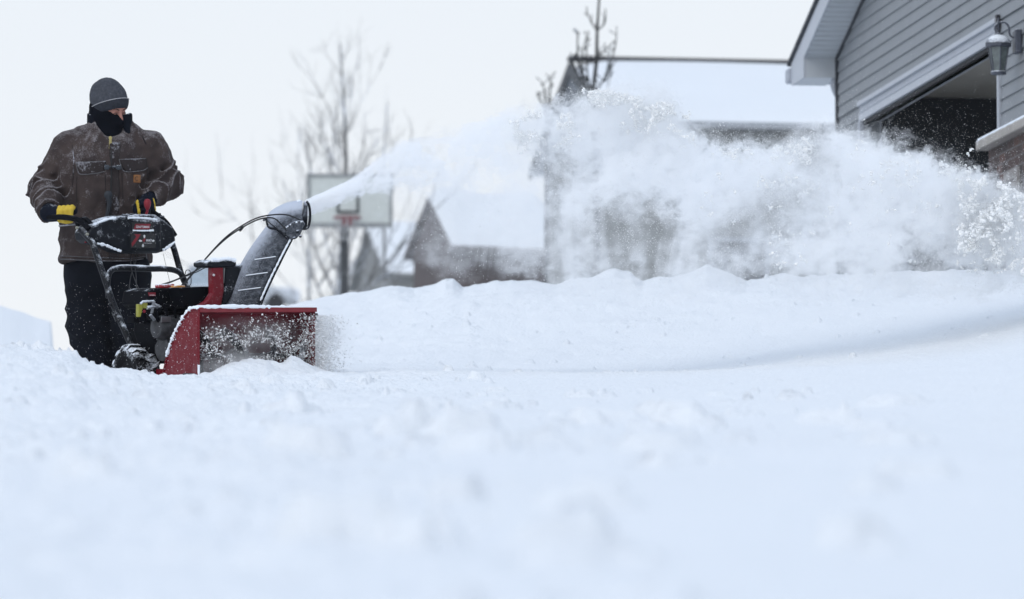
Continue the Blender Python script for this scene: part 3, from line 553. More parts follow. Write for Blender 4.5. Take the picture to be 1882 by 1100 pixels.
# chute: a tall U-shaped spout turned towards the right of the picture
Dc = 33.55; cb = FM.to(P(443, 566, Dc)); ex = FM.to(FM.O+np.array([1., 0, 0])); ey = FM.to(FM.O+np.array([0, 1., 0])); ez = FM.to(FM.O+np.array([0, 0, 1.])); sc_ = Dc/F
cl = cr_path([(441, 572), (452, 540), (467, 508), (485, 474), (505, 441), (526, 410)], 7); cw = np.interp(np.linspace(0, 1, len(cl)), [0, .3, .6, .85, 1], [34, 33, 31, 27, 22])
def cpos(px, py, dep): return FM.to(P(px, py, Dc+dep))
def uloft(cl, half, depth, name, mt, n=14, lip=0., rows=None, th=.004):
    V = []; mN = len(cl)
    for i, c in enumerate(cl):
        c = np.array(c, float); t = np.array(cl[min(i+1, mN-1)])-np.array(cl[max(i-1, 0)]); t = t/np.linalg.norm(t); nn = np.array([t[1], -t[0]])   # pointing right of travel in picture rows
        if nn[0] > 0: nn = -nn      # the closed back lies on the left
        h = half[i] if hasattr(half, '__len__') else half
        for k in range(n+1):
            u = k/n; an = math.pi*u       # from the near wall round the back to the far wall
            if u < .25: f = -1+(u/.25)*1.15; dpt = -1
            elif u > .75: f = -1+((1-u)/.25)*1.15; dpt = 1
            else: a2 = (u-.25)/.5*math.pi; f = .15+.85*math.sin(a2); dpt = -math.cos(a2)
            V.append(cpos(c[0]+nn[0]*h*f, c[1]+nn[1]*h*f, dpt*depth))
    m = MB(); m.add(V, [(i*(n+1)+k, i*(n+1)+k+1, (i+1)*(n+1)+k+1, (i+1)*(n+1)+k) for i in range(mN-1) for k in range(n)])
    o = B(m, name, mt, smooth=True); sdm = o.modifiers.new('thick', 'SOLIDIFY'); sdm.thickness = th; sdm.offset = 0; return o
uloft(cl, cw, .085, 'discharge_chute', BLKC)
for (q, wd_) in ((.08, .5), (.27, .5), (.45, .5), (.62, .5)):      # moulded ribs with snow caught on them
    i = int(q*(len(cl)-1)); c = cl[i]; h = cw[i]; pts = [cpos(c[0]+h*f*.9, c[1]-4*f, -.092) for f in (-.62, -.2, .3, .78)]
    m = MB(); m.tube(pts, .0028, 5); B(m, 'snow_line', SNOWF)
i0 = [cpos(c[0]+cw[i]*.90, c[1]+cw[i]*.42, -.088) for i, c in enumerate(cl)]
m = MB(); m.tube(i0, .006, 6); B(m, 'chute_flange', BLKS, smooth=True)
i0 = [cpos(c[0]+cw[i]*.80, c[1]+cw[i]*.36, -.094) for i, c in enumerate(cl) if i > 6]
m = MB(); m.tube(i0, [.003+.004*abs(math.sin(i*1.7)) for i in range(len(i0))], 5); B(m, 'snow_cover', SNOWF, smooth=True)
m = MB(); m.lathe(tuple(cpos(443, 570, .0)), 2, [(.10, -.03), (.115, -.025), (.115, .0), (.10, .006)], 24); B(m, 'chute_ring', BLKS, smooth=True)
# deflector cap
dl = cr_path([(507, 420), (517, 409), (534, 400), (550, 396), (565, 396)], 6); dh = np.interp(np.linspace(0, 1, len(dl)), [0, .2, .5, .8, 1], [23, 28, 28, 27, 25])
uloft(dl, dh, .098, 'chute_deflector', BLKC, th=.006)
m = MB(); m.tube(cr_path([cpos(485, 404, .0), cpos(489, 402, -.08), cpos(494, 417, -.102), cpos(508, 421, -.103), cpos(520, 430, -.102), cpos(528, 438, -.1)]), .008, 6); B(m, 'deflector_rim', BLKS, smooth=True)
m = MB(); m.tube([cpos(563+7*math.sin(t), 395-25*math.cos(t), -.102) for t in np.linspace(0, math.pi*.95, 12)], .008, 6); B(m, 'deflector_rim', BLKS, smooth=True)
poly = [(525, 416), (541, 406), (556, 404), (561, 412), (552, 430), (545, 438), (534, 440), (526, 432)]
m = MB(); k = len(poly); m.add([cpos(a, b, -.10) for a, b in poly]+[cpos(a, b, -.118) for a, b in poly], [tuple(range(k)), tuple(range(k, 2*k))]+[(i, (i+1) % k, k+(i+1) % k, k+i) for i in range(k)]); B(m, 'hinge_bracket', BLKC, bevel=.003)
for a_, b_, r_ in ((547, 425, .010), (541, 437, .008), (552, 434, .008)):
    m = MB(); m.lathe(tuple(cpos(a_, b_, -.122)), 1, [(r_*.6, -.008), (r_, -.004), (r_, .004)], 10); B(m, 'bolt', BLKC, smooth=True)
crust([cpos(526, 418, -.112), cpos(541, 409, -.112), cpos(557, 407, -.11)], .008, 'snow_cover', sd=7)
m = MB(); m.add([cpos(x, y, d) for x, y, d in ((500, 400, -.05), (548, 370, -.05), (560, 372, .0), (552, 368, .07), (500, 398, .07), (497, 398, 0), (503, 391, 0), (525, 378, 0), (550, 366, 0))], [(0, 1, 8, 7, 6), (5, 0, 6), (4, 5, 6), (3, 4, 6, 7, 8), (1, 2, 8), (2, 3, 8)]); B(m, 'snow_cover', SNOWF, smooth=True)
# belt cover, red chute support, black tower behind
def sdfpart(name, fn, lo, hi, h, mt, par=None):
    V, Q = nets(fn, lo, hi, h); V = V+np.array([0, 0, FZ]); return mesh(name, V, Q, mt, par or sb, smooth=True)
pp = lambda L, y: [tuple(mh(a, b, 1, y)[[0, 2]]) for a, b in L]
def extpart(name, poly_px, y, dep, mt, r=.008, h=.005, par=None):
    po = pp(poly_px, y); xs = [p[0] for p in po]; zs = [p[1] for p in po]
    return sdfpart(name, lambda p: extr(poly2(p[..., 0], p[..., 2], po), p[..., 1], y, y+dep, r), (min(xs)-.02, y-.02, min(zs)-.02), (max(xs)+.02, y+dep+.02, max(zs)+.02), h, mt, par)
extpart('belt_cover_top', [(382, 489), (382, 482), (392, 477), (430, 476), (435, 480), (435, 488), (425, 491), (388, 492)], .26, .16, BLKP, .01)
crust([mh(389, 477, 1, .26), mh(402, 477, 1, .26), mh(418, 475, 1, .26), mh(432, 478, 1, .26)], .012, 'snow_cover', sd=9)
extpart('chute_support', [(390, 490), (411, 490), (412, 535), (407, 562), (404, 568), (358, 570), (366, 562), (382, 552), (391, 538), (390, 515)], .27, .05, RED, .008)
m = MB(); q = mh(393, 505, 1, .266); m.lathe((q[0], .266, q[2]), 1, [(.006, -.004), (.008, .002)], 8); B(m, 'bolt', WHT)
extpart('belt_cover', [(416, 488), (450, 486), (447, 505), (436, 520), (426, 545), (412, 566), (408, 566), (413, 530)], .29, .14, BLKP, .008)
m = MB(); a_ = mh(412, 492, 1, .30); b_ = mh(415, 528, 1, .30); m.box((a_[0], .30, b_[2]), (b_[0], .306, a_[2])); B(m, 'support_strip', STEEL)
# engine
extpart('engine_shroud', [(276, 535), (286, 530), (300, 529), (372, 528), (392, 533), (396, 560), (392, 572), (330, 574), (280, 566), (272, 558)], .50, .30, ENG, .02, .006)
extpart('belt_guard', [(330, 528), (395, 526), (414, 530), (410, 566), (340, 566)], .36, .14, ENG, .012, .006)
m = MB(); q = mh(318, 528, 1, .62); m.lathe((q[0], .60, q[2]-.02), 2, [(.11, -.02), (.12, 0), (.115, .012), (.05, .018)], 20); B(m, 'starter_housing', ENG, smooth=True)
extpart('fuel_cap', [(296, 529), (296, 522), (321, 521), (322, 529)], .52, .07, REDC, .006, .004)
extpart('oil_cap', [(321, 530), (322, 524), (341, 524), (341, 530)], .46, .05, ORG, .005, .004)
extpart('engine_block', [(285, 566), (345, 566), (350, 640), (330, 655), (296, 650), (283, 610)], .56, .24, ENG, .03, .007)
m = MB(); q = mh(310, 602, 1, .50)
m.lathe((q[0], .50, q[2]), 0, [(.03, -.10), (.06, -.09), (.075, -.05), (.075, .07), (.06, .10), (.02, .105)], 20); B(m, 'muffler', GREYM, smooth=True)
m = MB(); q = mh(303, 588, 1, .44); m.box((q[0]-.035, .425, q[2]-.012), (q[0]+.035, .435, q[2]+.022)); B(m, 'muffler_plate', STEEL, bevel=.003)
m = MB(); q = mh(312, 640, 1, .50)
for k in range(5): m.lathe((q[0]-.04+k*.022, .52, q[2]), 0, [(.05, -.004), (.075, -.003), (.075, .003), (.05, .004)], 16)
B(m, 'cylinder_fins', GREYM)
q = mh(262, 568, 1, .50); m = MB(); m.box((q[0]-.035, .49, q[2]-.045), (q[0]-.004, .52, q[2]+.03)); m.box((q[0]-.0, .49, q[2]+.005), (q[0]+.03, .52, q[2]+.045)); B(m, 'key_switch', YLW, bevel=.004)
m = MB(); m.box((q[0]-.045, .52, q[2]-.08), (q[0]+.04, .60, q[2]-.04)); m.lathe((q[0]+.0, .485, q[2]-.012), 1, [(.012, -.004), (.015, .004)], 10); B(m, 'switch_box', ENG, bevel=.004)
m = MB(); m.lathe((q[0]+.0, .482, q[2]-.012), 1, [(.008, -.006), (.011, .002)], 10); B(m, 'knob', REDD)
m = MB(); 
for a1, b1, a2, b2, r_ in ((262, 554, 283, 553, .008), (283, 553, 279, 575, .009), (270, 565, 292, 562, .012), (276, 578, 284, 588, .01), (258, 558, 264, 553, .007), (283, 560, 296, 566, .014)):
    m.tube([mh(a1, b1, 1, .49), mh(a2, b2, 1, .49)], r_, 6)
B(m, 'carburettor_linkage', mat('snowy_metal', (.25, .26, .28), .5, metal=.4, dust=.7, up=.4, dscale=50), smooth=True)
m = MB(); m.tube(cr_path([mh(298, 566, 1, .47), mh(288, 574, 1, .47), mh(291, 588, 1, .47), mh(300, 592, 1, .47), mh(306, 575, 1, .46), mh(300, 560, 1, .47)]), .012, 8); m.tube(cr_path([mh(262, 575, 1, .5), mh(262, 588, 1, .5), mh(272, 590, 1, .52)]), .02, 8); m.tube(cr_path([mh(300, 560, 1, .47), mh(320, 566, 1, .46), mh(322, 585, 1, .46)]), .010, 8); B(m, 'fuel_hose', ENG, smooth=True)
m = MB(); m.box((.14, .46, -.33), (.68, 1.0, -.12)); B(m, 'gearbox_housing', ENG, bevel=.02)
m = MB(); m.tube([(.0, .80, -.39), (W_, .80, -.39)], .014, 8); B(m, 'axle', BLKS)
m = MB(); m.box((.1, .36, -.44), (.18, .62, -.36)); B(m, 'frame_bracket', RED, bevel=.005)
# wheels with chevron lugs
def wheel(x0):
    c = np.array([x0, .80, -.395]); r = .165; w = .15
    rim = MB(); rim.lathe((x0, .80, -.395), 0, [(.075, -.055), (.085, -.05), (.06, -.02), (.03, -.02), (.03, .03), (.085, .05)], 20)
    wo = bpy.data.objects.new('wheel', None); link(wo, sb); wo.empty_display_size = .05
    m = MB(); m.lathe(tuple(c), 0, [(.075, -w/2+.01), (.11, -w/2-.004), (r-.02, -w/2-.002), (r, -w/2+.02), (r+.004, 0), (r, w/2-.02), (r-.02, w/2+.002), (.11, w/2+.004), (.075, w/2-.01)], 40)
    nl = 15
    for k in range(nl):
        for sg in (-1, 1):
            a0 = 2*math.pi*(k+(.5 if sg > 0 else 0))/nl; V = []
            for (xx, da, rr) in ((.004, .16, r), (.034, .10, r), (.060, .0, r-.004), (.079, -.04, r-.03)):
                for dd in (-.055, .055):
                    for hh in (-.006, .020):
                        an = a0+da+dd; V.append((x0+sg*xx, .80+(rr+hh)*math.cos(an), -.395+(rr+hh)*math.sin(an)))
            Fc = []
            for i in range(3): b0 = i*4; Fc += [(b0+1, b0+3, b0+7, b0+5), (b0, b0+1, b0+5, b0+4), (b0+2, b0+6, b0+7, b0+3)]
            Fc += [(0, 2, 3, 1), (12, 13, 15, 14)]; m.add(V, Fc)
    B(m, 'tyre', TYR, wo, bevel=.003); B(rim, 'rim', mat('rim_steel', (.30, .31, .33), .5, metal=.4, dust=.5), wo, smooth=True)
wheel(.08); wheel(W_-.08)
# handlebar frame
y1 = 1.32
TL = cr_path([(.085, 1.42, .47), (.085, 1.30, .40), (.085, 1.26, .345), (.085, 1.12, .12), (.085, 1.05, .01), (.085, .93, -.14), (.085, .80, -.30)], 6)
TR_ = cr_path([(.725, 1.46, .47), (.725, 1.40, .40), (.725, 1.37, .355), (.725, 1.25, .15), (.725, 1.05, -.0), (.725, .80, -.30)], 6)
m = MB(); m.tube(TL, .0195, 12); B(m, 'handlebar_tube', BLKS, smooth=True)
m = MB(); m.tube(TR_, .0185, 12); B(m, 'handlebar_tube', BLKS, smooth=True)
m = MB(); m.tube(cr_path([(.085, 1.11, .06), (.090, 1.13, .16), (.13, 1.15, .225), (.22, 1.17, .238), (.42, 1.20, .235), (.58, 1.22, .235), (.67, 1.23, .215), (.715, 1.24, .165), (.725, 1.24, .12)], 7), .0175, 12); B(m, 'crossbar', BLKS, smooth=True)
crust([(.12, 1.15, .235), (.22, 1.17, .257), (.42, 1.20, .252), (.55, 1.22, .252)], .005, 'snow_cover', sd=12)
m = MB(); m.tube([(.085, 1.035, -.02), (.085, .99, -.075)], .025, 10); m.tube([(.06, 1.06, .02), (.11, 1.06, .02)], .012, 8); B(m, 'clamp', BLKS, smooth=True)
# control panel (console) with its writing
CP_ = [(161, 428), (168, 413), (186, 407), (205, 400), (222, 396), (246, 397), (262, 393), (284, 394), (293, 400), (303, 407), (312, 415), (317, 417), (321, 441), (319, 447), (304, 460), (288, 465), (240, 466), (222, 463), (196, 451), (172, 447), (163, 440)]
cpo = pp(CP_, y1)
def cpf(p):
    x, y, z = p[..., 0], p[..., 1], p[..., 2]
    d2 = poly2(x, z, cpo); bul = .030*np.exp(-((x-.47)/.17)**4)
    d = extr(d2, y, y1-.02, y1+.16, .02); d = smin(d, rbox(p, (.47, y1-.008, .44), (.105, .030, .095), .018), .02); return d
panel = sdfpart('control_panel', cpf, (min(p[0] for p in cpo)-.03, y1-.07, min(p[1] for p in cpo)-.03), (max(p[0] for p in cpo)+.03, y1+.2, max(p[1] for p in cpo)+.03), .0055, BLKP)
zl = lambda px, py: mh(px, py, 1, y1-.04)
def decal(poly_px, mt, name, off=.041, par=panel):
    po = [mh(a, b, 1, y1-off) for a, b in poly_px]; m = MB(); k = len(po)
    m.add(po+[p+np.array([0, .002, 0]) for p in po], [tuple(range(k)), tuple(range(k, 2*k))]+[(i, (i+1) % k, k+(i+1) % k, k+i) for i in range(k)]); o = m.build(name, mt, par, xf=lift); return o
def text(body, px, py, wpx, hpx, mt, par, off=.044, bold=.0, italic=0., name='lettering'):
    cu = bpy.data.curves.new('t', 'FONT'); cu.body = body; cu.align_x = 'CENTER'; cu.align_y = 'CENTER'; cu.size = 1; cu.offset = bold; cu.extrude = 0.0; cu.shear = italic
    to = bpy.data.objects.new('t', cu); sc.collection.objects.link(to); bpy.context.view_layer.update(); me = bpy.data.meshes.new_from_object(to.evaluated_get(bpy.context.evaluated_depsgraph_get())); bpy.data.objects.remove(to)
    V = np.array([v.co[:] for v in me.vertices]); c = (V.max(0)+V.min(0))/2; s = V.max(0)-V.min(0)
    p = mh(px, py, 1, y1-off); a_ = mh(px-wpx/2, py, 1, y1-off); b_ = mh(px+wpx/2, py, 1, y1-off); t_ = mh(px, py-hpx/2, 1, y1-off); u_ = mh(px, py+hpx/2, 1, y1-off)
    V2 = np.stack([p[0]+(V[:, 0]-c[0])/s[0]*(b_[0]-a_[0]), np.full(len(V), p[1]), p[2]+FZ+(V[:, 1]-c[1])/s[1]*(t_[2]-u_[2])], 1)
    me.vertices.foreach_set('co', V2.astype(np.float32).ravel()); me.update(); me.materials.clear(); me.materials.append(mt); me.name = name
    return link(bpy.data.objects.new(name, me), par)
DKB = mat('decal_black', (.008, .008, .010), .3)
decal([(243, 408), (282, 408), (282, 421), (243, 421)], DKB, 'badge')
decal([(249, 411), (277, 411), (275, 421), (246, 421)], REDD, 'badge', .0425)
text('CRAFTSMAN', 262, 416.5, 24, 4.2, WHT, panel, .045, bold=.02)
crust([zl(244, 423)+np.array([0, -.004, 0]), zl(256, 423.5)+np.array([0, -.004, 0]), zl(270, 423.5)+np.array([0, -.004, 0]), zl(281, 423)+np.array([0, -.004, 0])], .006, 'snow_cover', sd=15)
decal([(241, 429), (286, 429), (286, 455), (241, 455)], DKB, 'badge')
decal([(247, 430), (259, 430), (248, 447), (243, 453), (242, 447), (251, 434)], REDD, 'badge', .0425)
text('4', 264.5, 440.5, 6, 8, REDD, panel, .0455, bold=.03, italic=.3); text('WAY', 274, 441.5, 11, 4.5, WHT, panel, .045, bold=.03, italic=.2); text('CHUTE CONTROL', 271, 446.5, 16, 1.6, WHT, panel, .045)
decal([(265.5, 431), (268, 434), (266.5, 434), (266.5, 437), (264.5, 437), (264.5, 434), (263, 434)], WHT, 'arrow', .0445)
decal([(263, 454), (260.5, 451), (262, 451), (262, 448), (264, 448), (264, 451), (265.5, 451)], WHT, 'arrow', .0445)
decal([(255, 442), (258, 439.5), (258, 441), (261, 441), (261, 443.5), (258, 443.5), (258, 444.5)], WHT, 'arrow', .0445)
decal([(284.5, 442), (281.5, 439.5), (281.5, 441), (279.5, 441), (279.5, 443.5), (281.5, 443.5), (281.5, 444.5)], WHT, 'arrow', .0445)
crust([mh(180, 409, 1, y1-.01), mh(196, 403, 1, y1-.01), mh(212, 400, 1, y1-.01)], .008, 'snow_cover', sd=16); crust([mh(236, 400, 1, y1-.03), mh(256, 400, 1, y1-.03), mh(280, 402, 1, y1-.03), mh(291, 404, 1, y1-.02)], .008, 'snow_cover', sd=17)
crust([mh(179, 447, 1, y1-.03), mh(194, 450, 1, y1-.03), mh(208, 456, 1, y1-.03), mh(222, 461, 1, y1-.03)], .008, 'snow_cover', sd=18); crust([mh(300, 459, 1, y1-.03), mh(311, 452, 1, y1-.03), mh(321, 444, 1, y1-.03)], .008, 'snow_cover', sd=19)
m = MB(); a_ = mh(246, 396, 1, 1.42); m.box((a_[0]-.04, 1.40, a_[2]-.0), (a_[0]+.01, 1.45, a_[2]+.012)); m.tube([mh(240, 398, 1, 1.40), mh(224, 396, 1, 1.40)], .012, 8); B(m, 'speed_lever', BLKP, bevel=.003)
m = MB(); m.tube([mh(292, 398, 1, 1.40), mh(301, 398, 1, 1.40)], .008, 6); m.tube([mh(295, 398, 1, 1.40), mh(294, 391, 1, 1.40)], .005, 6); B(m, 'lever', BLKP, smooth=True)
m = MB(); m.tube([(.60, 1.43, .50), (.585, 1.44, .60), (.58, 1.44, .65)], [.01, .012, .02], 8); B(m, 'joystick', BLKP, smooth=True)
m = MB(); q = mh(271, 374, 1, 1.36); m.lathe(tuple(q), 2, [(.006, -.04), (.014, -.028), (.021, -.01), (.022, .010), (.016, .025), (.003, .030)], 14); m.tube([(q[0], q[1], q[2]-.04), (q[0]-.01, q[1]+.03, q[2]-.12)], .008, 6); B(m, 'joystick_knob', REDD, smooth=True)
m = MB(); m.tube(cr_path([(.085, 1.32, .47), (.085, 1.42, .52), (.082, 1.50, .54), (.075, 1.62, .55), (.07, 1.76, .55)]), .018, 10); B(m, 'grip', ENG, smooth=True)
m = MB(); m.tube(cr_path([(.725, 1.36, .44), (.70, 1.42, .52), (.66, 1.47, .57), (.62, 1.50, .60), (.57, 1.52, .62)]), .016, 10); B(m, 'grip', ENG, smooth=True)
m = MB(); m.tube(cr_path([mh(160, 418, 1, 1.50), mh(145, 412, 1, 1.52), mh(130, 413, 1, 1.56), mh(108, 415, 1, 1.62)]), .005, 6); B(m, 'clutch_lever', STEEL, smooth=True)
m = MB(); 
for a_, b_ in ((146, 408), (152, 411)): m.lathe(tuple(mh(a_, b_, 1, 1.46)), 0, [(.02, -.02), (.028, -.015), (.028, .015), (.02, .02)], 12)
m.tube([mh(137, 405, 1, 1.48), mh(158, 402, 1, 1.44)], .014, 8); m.tube([mh(158, 404, 1, 1.44), mh(170, 416, 1, 1.36)], .02, 8); B(m, 'lever_pivot', ENG, smooth=True)
for a_, b_ in ((142, 418), (161, 430), (169, 445)):
    q = mh(a_, b_, 1, 1.30); m = MB(); m.lathe(tuple(q), 1, [(.004, -.006), (.009, -.003), (.009, .01)], 10); B(m, 'bolt', mat('zinc', (.35, .34, .28), .4, metal=.5), smooth=True)
m = MB(); k = [mh(157, 431, 1, 1.38), mh(166, 446, 1, 1.38), mh(157, 446, 1, 1.38)]; m.add(k+[p+np.array([0, .01, 0]) for p in k], [(0, 1, 2), (3, 4, 5), (0, 1, 4, 3), (1, 2, 5, 4), (2, 0, 3, 5)]); B(m, 'warning_tag', REDD)
# cables from the console to the chute and engine
def cable(pts, r=.0035):
    m = MB(); m.tube(cr_path([mh(a, b, 1, y) for a, b, y in pts], 7), r, 6); B(m, 'control_cable', CBL, smooth=True)
cable([(338, 523, 1.0), (360, 496, .8), (400, 450, .4), (430, 424, .2), (470, 401, 0), (505, 394, -.05), (530, 395, -.08), (552, 404, -.08)], .0042)
cable([(330, 528, 1.0), (356, 500, .8), (398, 454, .4), (432, 426, .2), (472, 404, 0), (500, 400, -.05), (515, 410, -.08), (527, 424, -.08)], .0042)
cable([(288, 525, 1.1), (320, 515, .95), (356, 499, .7), (372, 490, .5), (386, 486, .3)], .004); cable([(300, 524, 1.05), (330, 512, .9), (360, 500, .7), (374, 493, .5), (386, 489, .3)], .003)
cable([(300, 466, 1.36), (306, 492, 1.2), (312, 518, 1.0)], .0012); cable([(241, 465, 1.34), (240, 480, 1.25), (243, 500, 1.1), (255, 530, .9), (268, 545, .7)], .003)
cable([(248, 465, 1.34), (246, 480, 1.25), (250, 505, 1.1), (252, 540, .9), (262, 556, .7)], .003); cable([(253, 465, 1.34), (249, 482, 1.25), (240, 510, 1.1), (238, 545, .95), (250, 566, .7)], .003)
cable([(340, 505, .9), (342, 497, .9), (347, 496, .9), (350, 501, .9), (351, 520, .9), (345, 528, .9)], .0025)
m = MB(); m.tube([mh(441, 423, 1, .15), mh(446, 417, 1, .12)], .009, 7); B(m, 'cable_tie', CBL, smooth=True)
text('CRAFTSMAN', 279.5, 542, 9.5, 1.8, WHT, sb, -(.498-y1), bold=.02); decal([(272, 537), (286, 537), (286, 543.5), (274, 543.5)], REDD, 'decal', y1-.4995, par=sb)

# flecks of snow stuck to the plate and the console
def flecks(n, fpos, rlo, rhi, par, sd):
    r = np.random.default_rng(sd); b = np.array([(0, 0, 1), (.94, 0, -.33), (-.47, .82, -.33), (-.47, -.82, -.33)]); V = []; Fc = []
    for i in range(n):
        c = fpos(r)
        if c is None: continue
        k = len(V); rad = rlo+(rhi-rlo)*r.random()**4; V += [c+(v+r.normal(0, .35, 3))*rad for v in b]; Fc += [(k, k+1, k+2), (k, k+2, k+3), (k, k+3, k+1), (k+1, k+3, k+2)]
    o = mesh('snow_flecks', np.array(V)+np.array([0, 0, FZ]), Fc, SNOWF, par); o['kind'] = 'stuff'
def fp(r):
    y = .39*r.random(); z = -.5+.49*r.random(); zt_ = np.interp(y, [a[0] for a in arc], [a[1] for a in arc])
    return np.array([-.013, y, z]) if z < zt_-.01 and r.random() < .35+.65*math.exp((z-zt_)/.08) else None
flecks(900, fp, .0008, .0042, sb, 1)
def fc_(r):
    x = r.uniform(.1, .68); z = r.uniform(.34, .54); c = fbm(np.array([x*9]), np.array([z*9]), 0., 2, 5)[0]; return np.array([x, y1-.012-.034*math.exp(-((x-.47)/.15)**4), z]) if c > .15 else None
flecks(420, fc_, .0008, .0035, panel, 2)
#@@END MACHINE@@
#@@PERSON@@
# ------------------------------------------------------------------ the man behind the machine (local frame: x right, y away, z up, metres)
PD = 34.75; ORG_ = P(195, 720, PD); PS = PD/F
man = empty('person', loc=tuple(ORG_), label='man in snow-dusted brown jacket, grey knit cap and black face warmer pushing the snowblower', cat='person')
g = lambda px, py, y=0.: np.array([(px-195)*PS*(1+y/PD), y, (720-py)*PS*(1+y/PD)])
SKIN = mat('skin', (.42, .20, .155), .55, var=.05, vscale=30, spec=.3); JK = mat('jacket_canvas', (.066, .050, .046), .88, dust=.35, up=.40, dscale=120, var=.12, vscale=9, bump=.0014, bscale=260, col2=(.040, .031, .031), dcol=(.20, .185, .19), spec=.08, nw=.6, ridge=.32)
TRO = mat('bib_trousers', (.0065, .008, .013), .85, dust=.06, up=.5, var=.1, bump=.001, spec=.08); CORD = mat('corduroy', (.006, .008, .014), .9, dust=.12, up=.6, dscale=90, spec=.08); FLE = mat('black_fleece', (.004, .005, .009), .9, dust=.08, up=.6, dscale=90, spec=.05)
HATM = mat('grey_knit', (.075, .08, .095), .95, dust=.12, up=.3, dscale=140, var=.12, vscale=60, bump=.0022, bscale=230, dcol=(.38, .40, .45), spec=.1); HATD = mat('dark_knit', (.04, .044, .055), .95, dust=.10, up=.3, dscale=140, var=.1, vscale=60, bump=.002, bscale=230, dcol=(.35, .37, .42), spec=.1)
PIP = mat('light_piping', (.42, .42, .44), .8); NAVY = mat('navy_glove', (.007, .010, .020), .85, dust=.06, up=.5, bump=.001, spec=.1); YEL = mat('yellow_leather', (.62, .43, .035), .7, var=.06, vscale=30, dust=.05, bump=.0008, bscale=150)
BRASS = mat('brass', (.45, .38, .16), .35, metal=.6); STI = mat('stitched_seam', (.11, .105, .11), .9, dust=.3, dscale=50, dcol=(.5, .5, .55)); PATCH = mat('leather_patch', (.30, .13, .045), .7); SEYE = mat('eye_dark', (.05, .03, .025), .3)
LS, LE, LW, LH = g(122, 267), g(80, 343, .05), g(93, 388, -.28), g(108, 400, -.38)
RS_, RE, RW, RH = g(274, 267), g(303, 331, .06), g(277, 364, -.12), g(273, 382, -.20)
HC = g(199, 192, -.06); HS = 1.13
yw, pt = R(44), R(34)
fz = np.array([math.sin(yw)*math.cos(pt), -math.cos(yw)*math.cos(pt), -math.sin(pt)]); rx = np.array([math.cos(yw), math.sin(yw), 0]); uz = np.cross(rx, -fz); HR = np.stack([rx, -fz, uz], 1)
rl = R(9); HR = np.array([[math.cos(rl), 0, -math.sin(rl)], [0, 1, 0], [math.sin(rl), 0, math.cos(rl)]])@HR       # the head leans over to its right shoulder
def torso(p, grow=0.):
    z = p[..., 2]; ca, sa = math.cos(R(14)), math.sin(R(14)); x = p[..., 0]*ca+p[..., 1]*sa; y = -p[..., 0]*sa+p[..., 1]*ca
    zk = [.70, .80, .95, 1.12, 1.30, 1.44, 1.54, 1.60, 1.66, 1.72]
    a = np.interp(z, zk, [.278, .284, .278, .272, .285, .285, .235, .172, .125, .10])+grow; b = np.interp(z, zk, [.205, .20, .195, .19, .195, .185, .162, .14, .12, .10])+grow
    cx = np.interp(z, zk, [-.01, -.01, 0, 0, .0, .005, .005, .01, .012, .015]); cy_ = np.interp(z, zk, [.0, .0, .0, .0, -.01, -.01, -.005, 0, -.01, -.02])
    k = np.sqrt(((x-cx)/a)**2+((y-cy_)/b)**2)
    return (k-1)*np.minimum(a, b)*.9
def folds(p):
    x, y, z = p[..., 0], p[..., 1], p[..., 2]; f = 0*x
    for (A, Bq, Cq) in ((LS, LE, LW), (RS_, RE, RW)):
        for a_, b_, c0 in ((A, Bq, 1), (Bq, Cq, 0)):
            ba = b_-a_; L = np.linalg.norm(ba); t = np.clip(((p-a_)@ba)/L**2, -.1, 1.1); dist = np.linalg.norm(p-a_-t[..., None]*ba, axis=-1)
            m_ = np.exp(-(np.maximum(dist-.09, 0)/.05)**2)*(ss(.30, .75, t) if c0 else 1-.25*ss(.5, 1, t))
            wob = 1.9*vnoise(x*12, y*12, z*12, 5); r = 1-np.abs(np.sin(t*L*30+wob+(x*14-y*9)*.8)); f = f+m_*(.030*(r**1.6-.33))
    r2 = 1-np.abs(vnoise(x*7+2*z, y*6, z*4.5-x*6, 9))*2.2; f = f+.014*np.clip(r2, -.2, 1)*ss(.85, 1.0, z)*(1-.5*ss(1.5, 1.62, z))
    r3 = 1-np.abs(vnoise(x*13, y*12, z*9+3*x, 19))*2.2; f = f+.0045*np.clip(r3, -.2, 1)
    return f+.004*vnoise(x*30, y*30, z*30, 4)
def jacket(p):
    d = torso(p); d = smax(d, .79+.006*np.sin(p[..., 0]*30)-p[..., 2], .02); d = smax(d, p[..., 2]-1.665, .02)
    l = smin(cap(p, LS, LE, .102, .098), cap(p, LE, LW, .096, .062), .03); r = smin(cap(p, RS_, RE, .104, .096), cap(p, RE, RW, .092, .058), .03)
    d = smax(d, -ell(p, g(205, 214, -.15), (.105, .13, .115)), .02)
    d = smin(d, cap(p, g(150, 248), LS, .06, .09), .06); d = smin(d, cap(p, g(248, 248), RS_, .06, .09), .06)
    arms = np.minimum(l, r); arms = smax(arms, -smin(cap(p, LW, LH, .045, .045), cap(p, RW, RH, .042, .042), .001), .008)
    return smin(d, arms, .028)-folds(p)
V, Q = nets(jacket, (-.52, -.42, .76), (.50, .28, 1.74), .0062); jk = mesh('jacket', V, Q, JK, man, smooth=True)
def fy(x, z):        # front surface of the jacket body
    lo, hi = np.full(x.shape, -.45), np.full(x.shape, .0); ys = np.linspace(-.42, 0, 85)
    P3 = np.stack([np.broadcast_to(x[..., None], x.shape+(85,)), np.broadcast_to(ys, x.shape+(85,)), np.broadcast_to(z[..., None], x.shape+(85,))], -1)
    d = smax(torso(P3), P3[..., 2]-1.665, .02)-folds(P3); i = np.argmax(d < 0, -1); return ys[i]
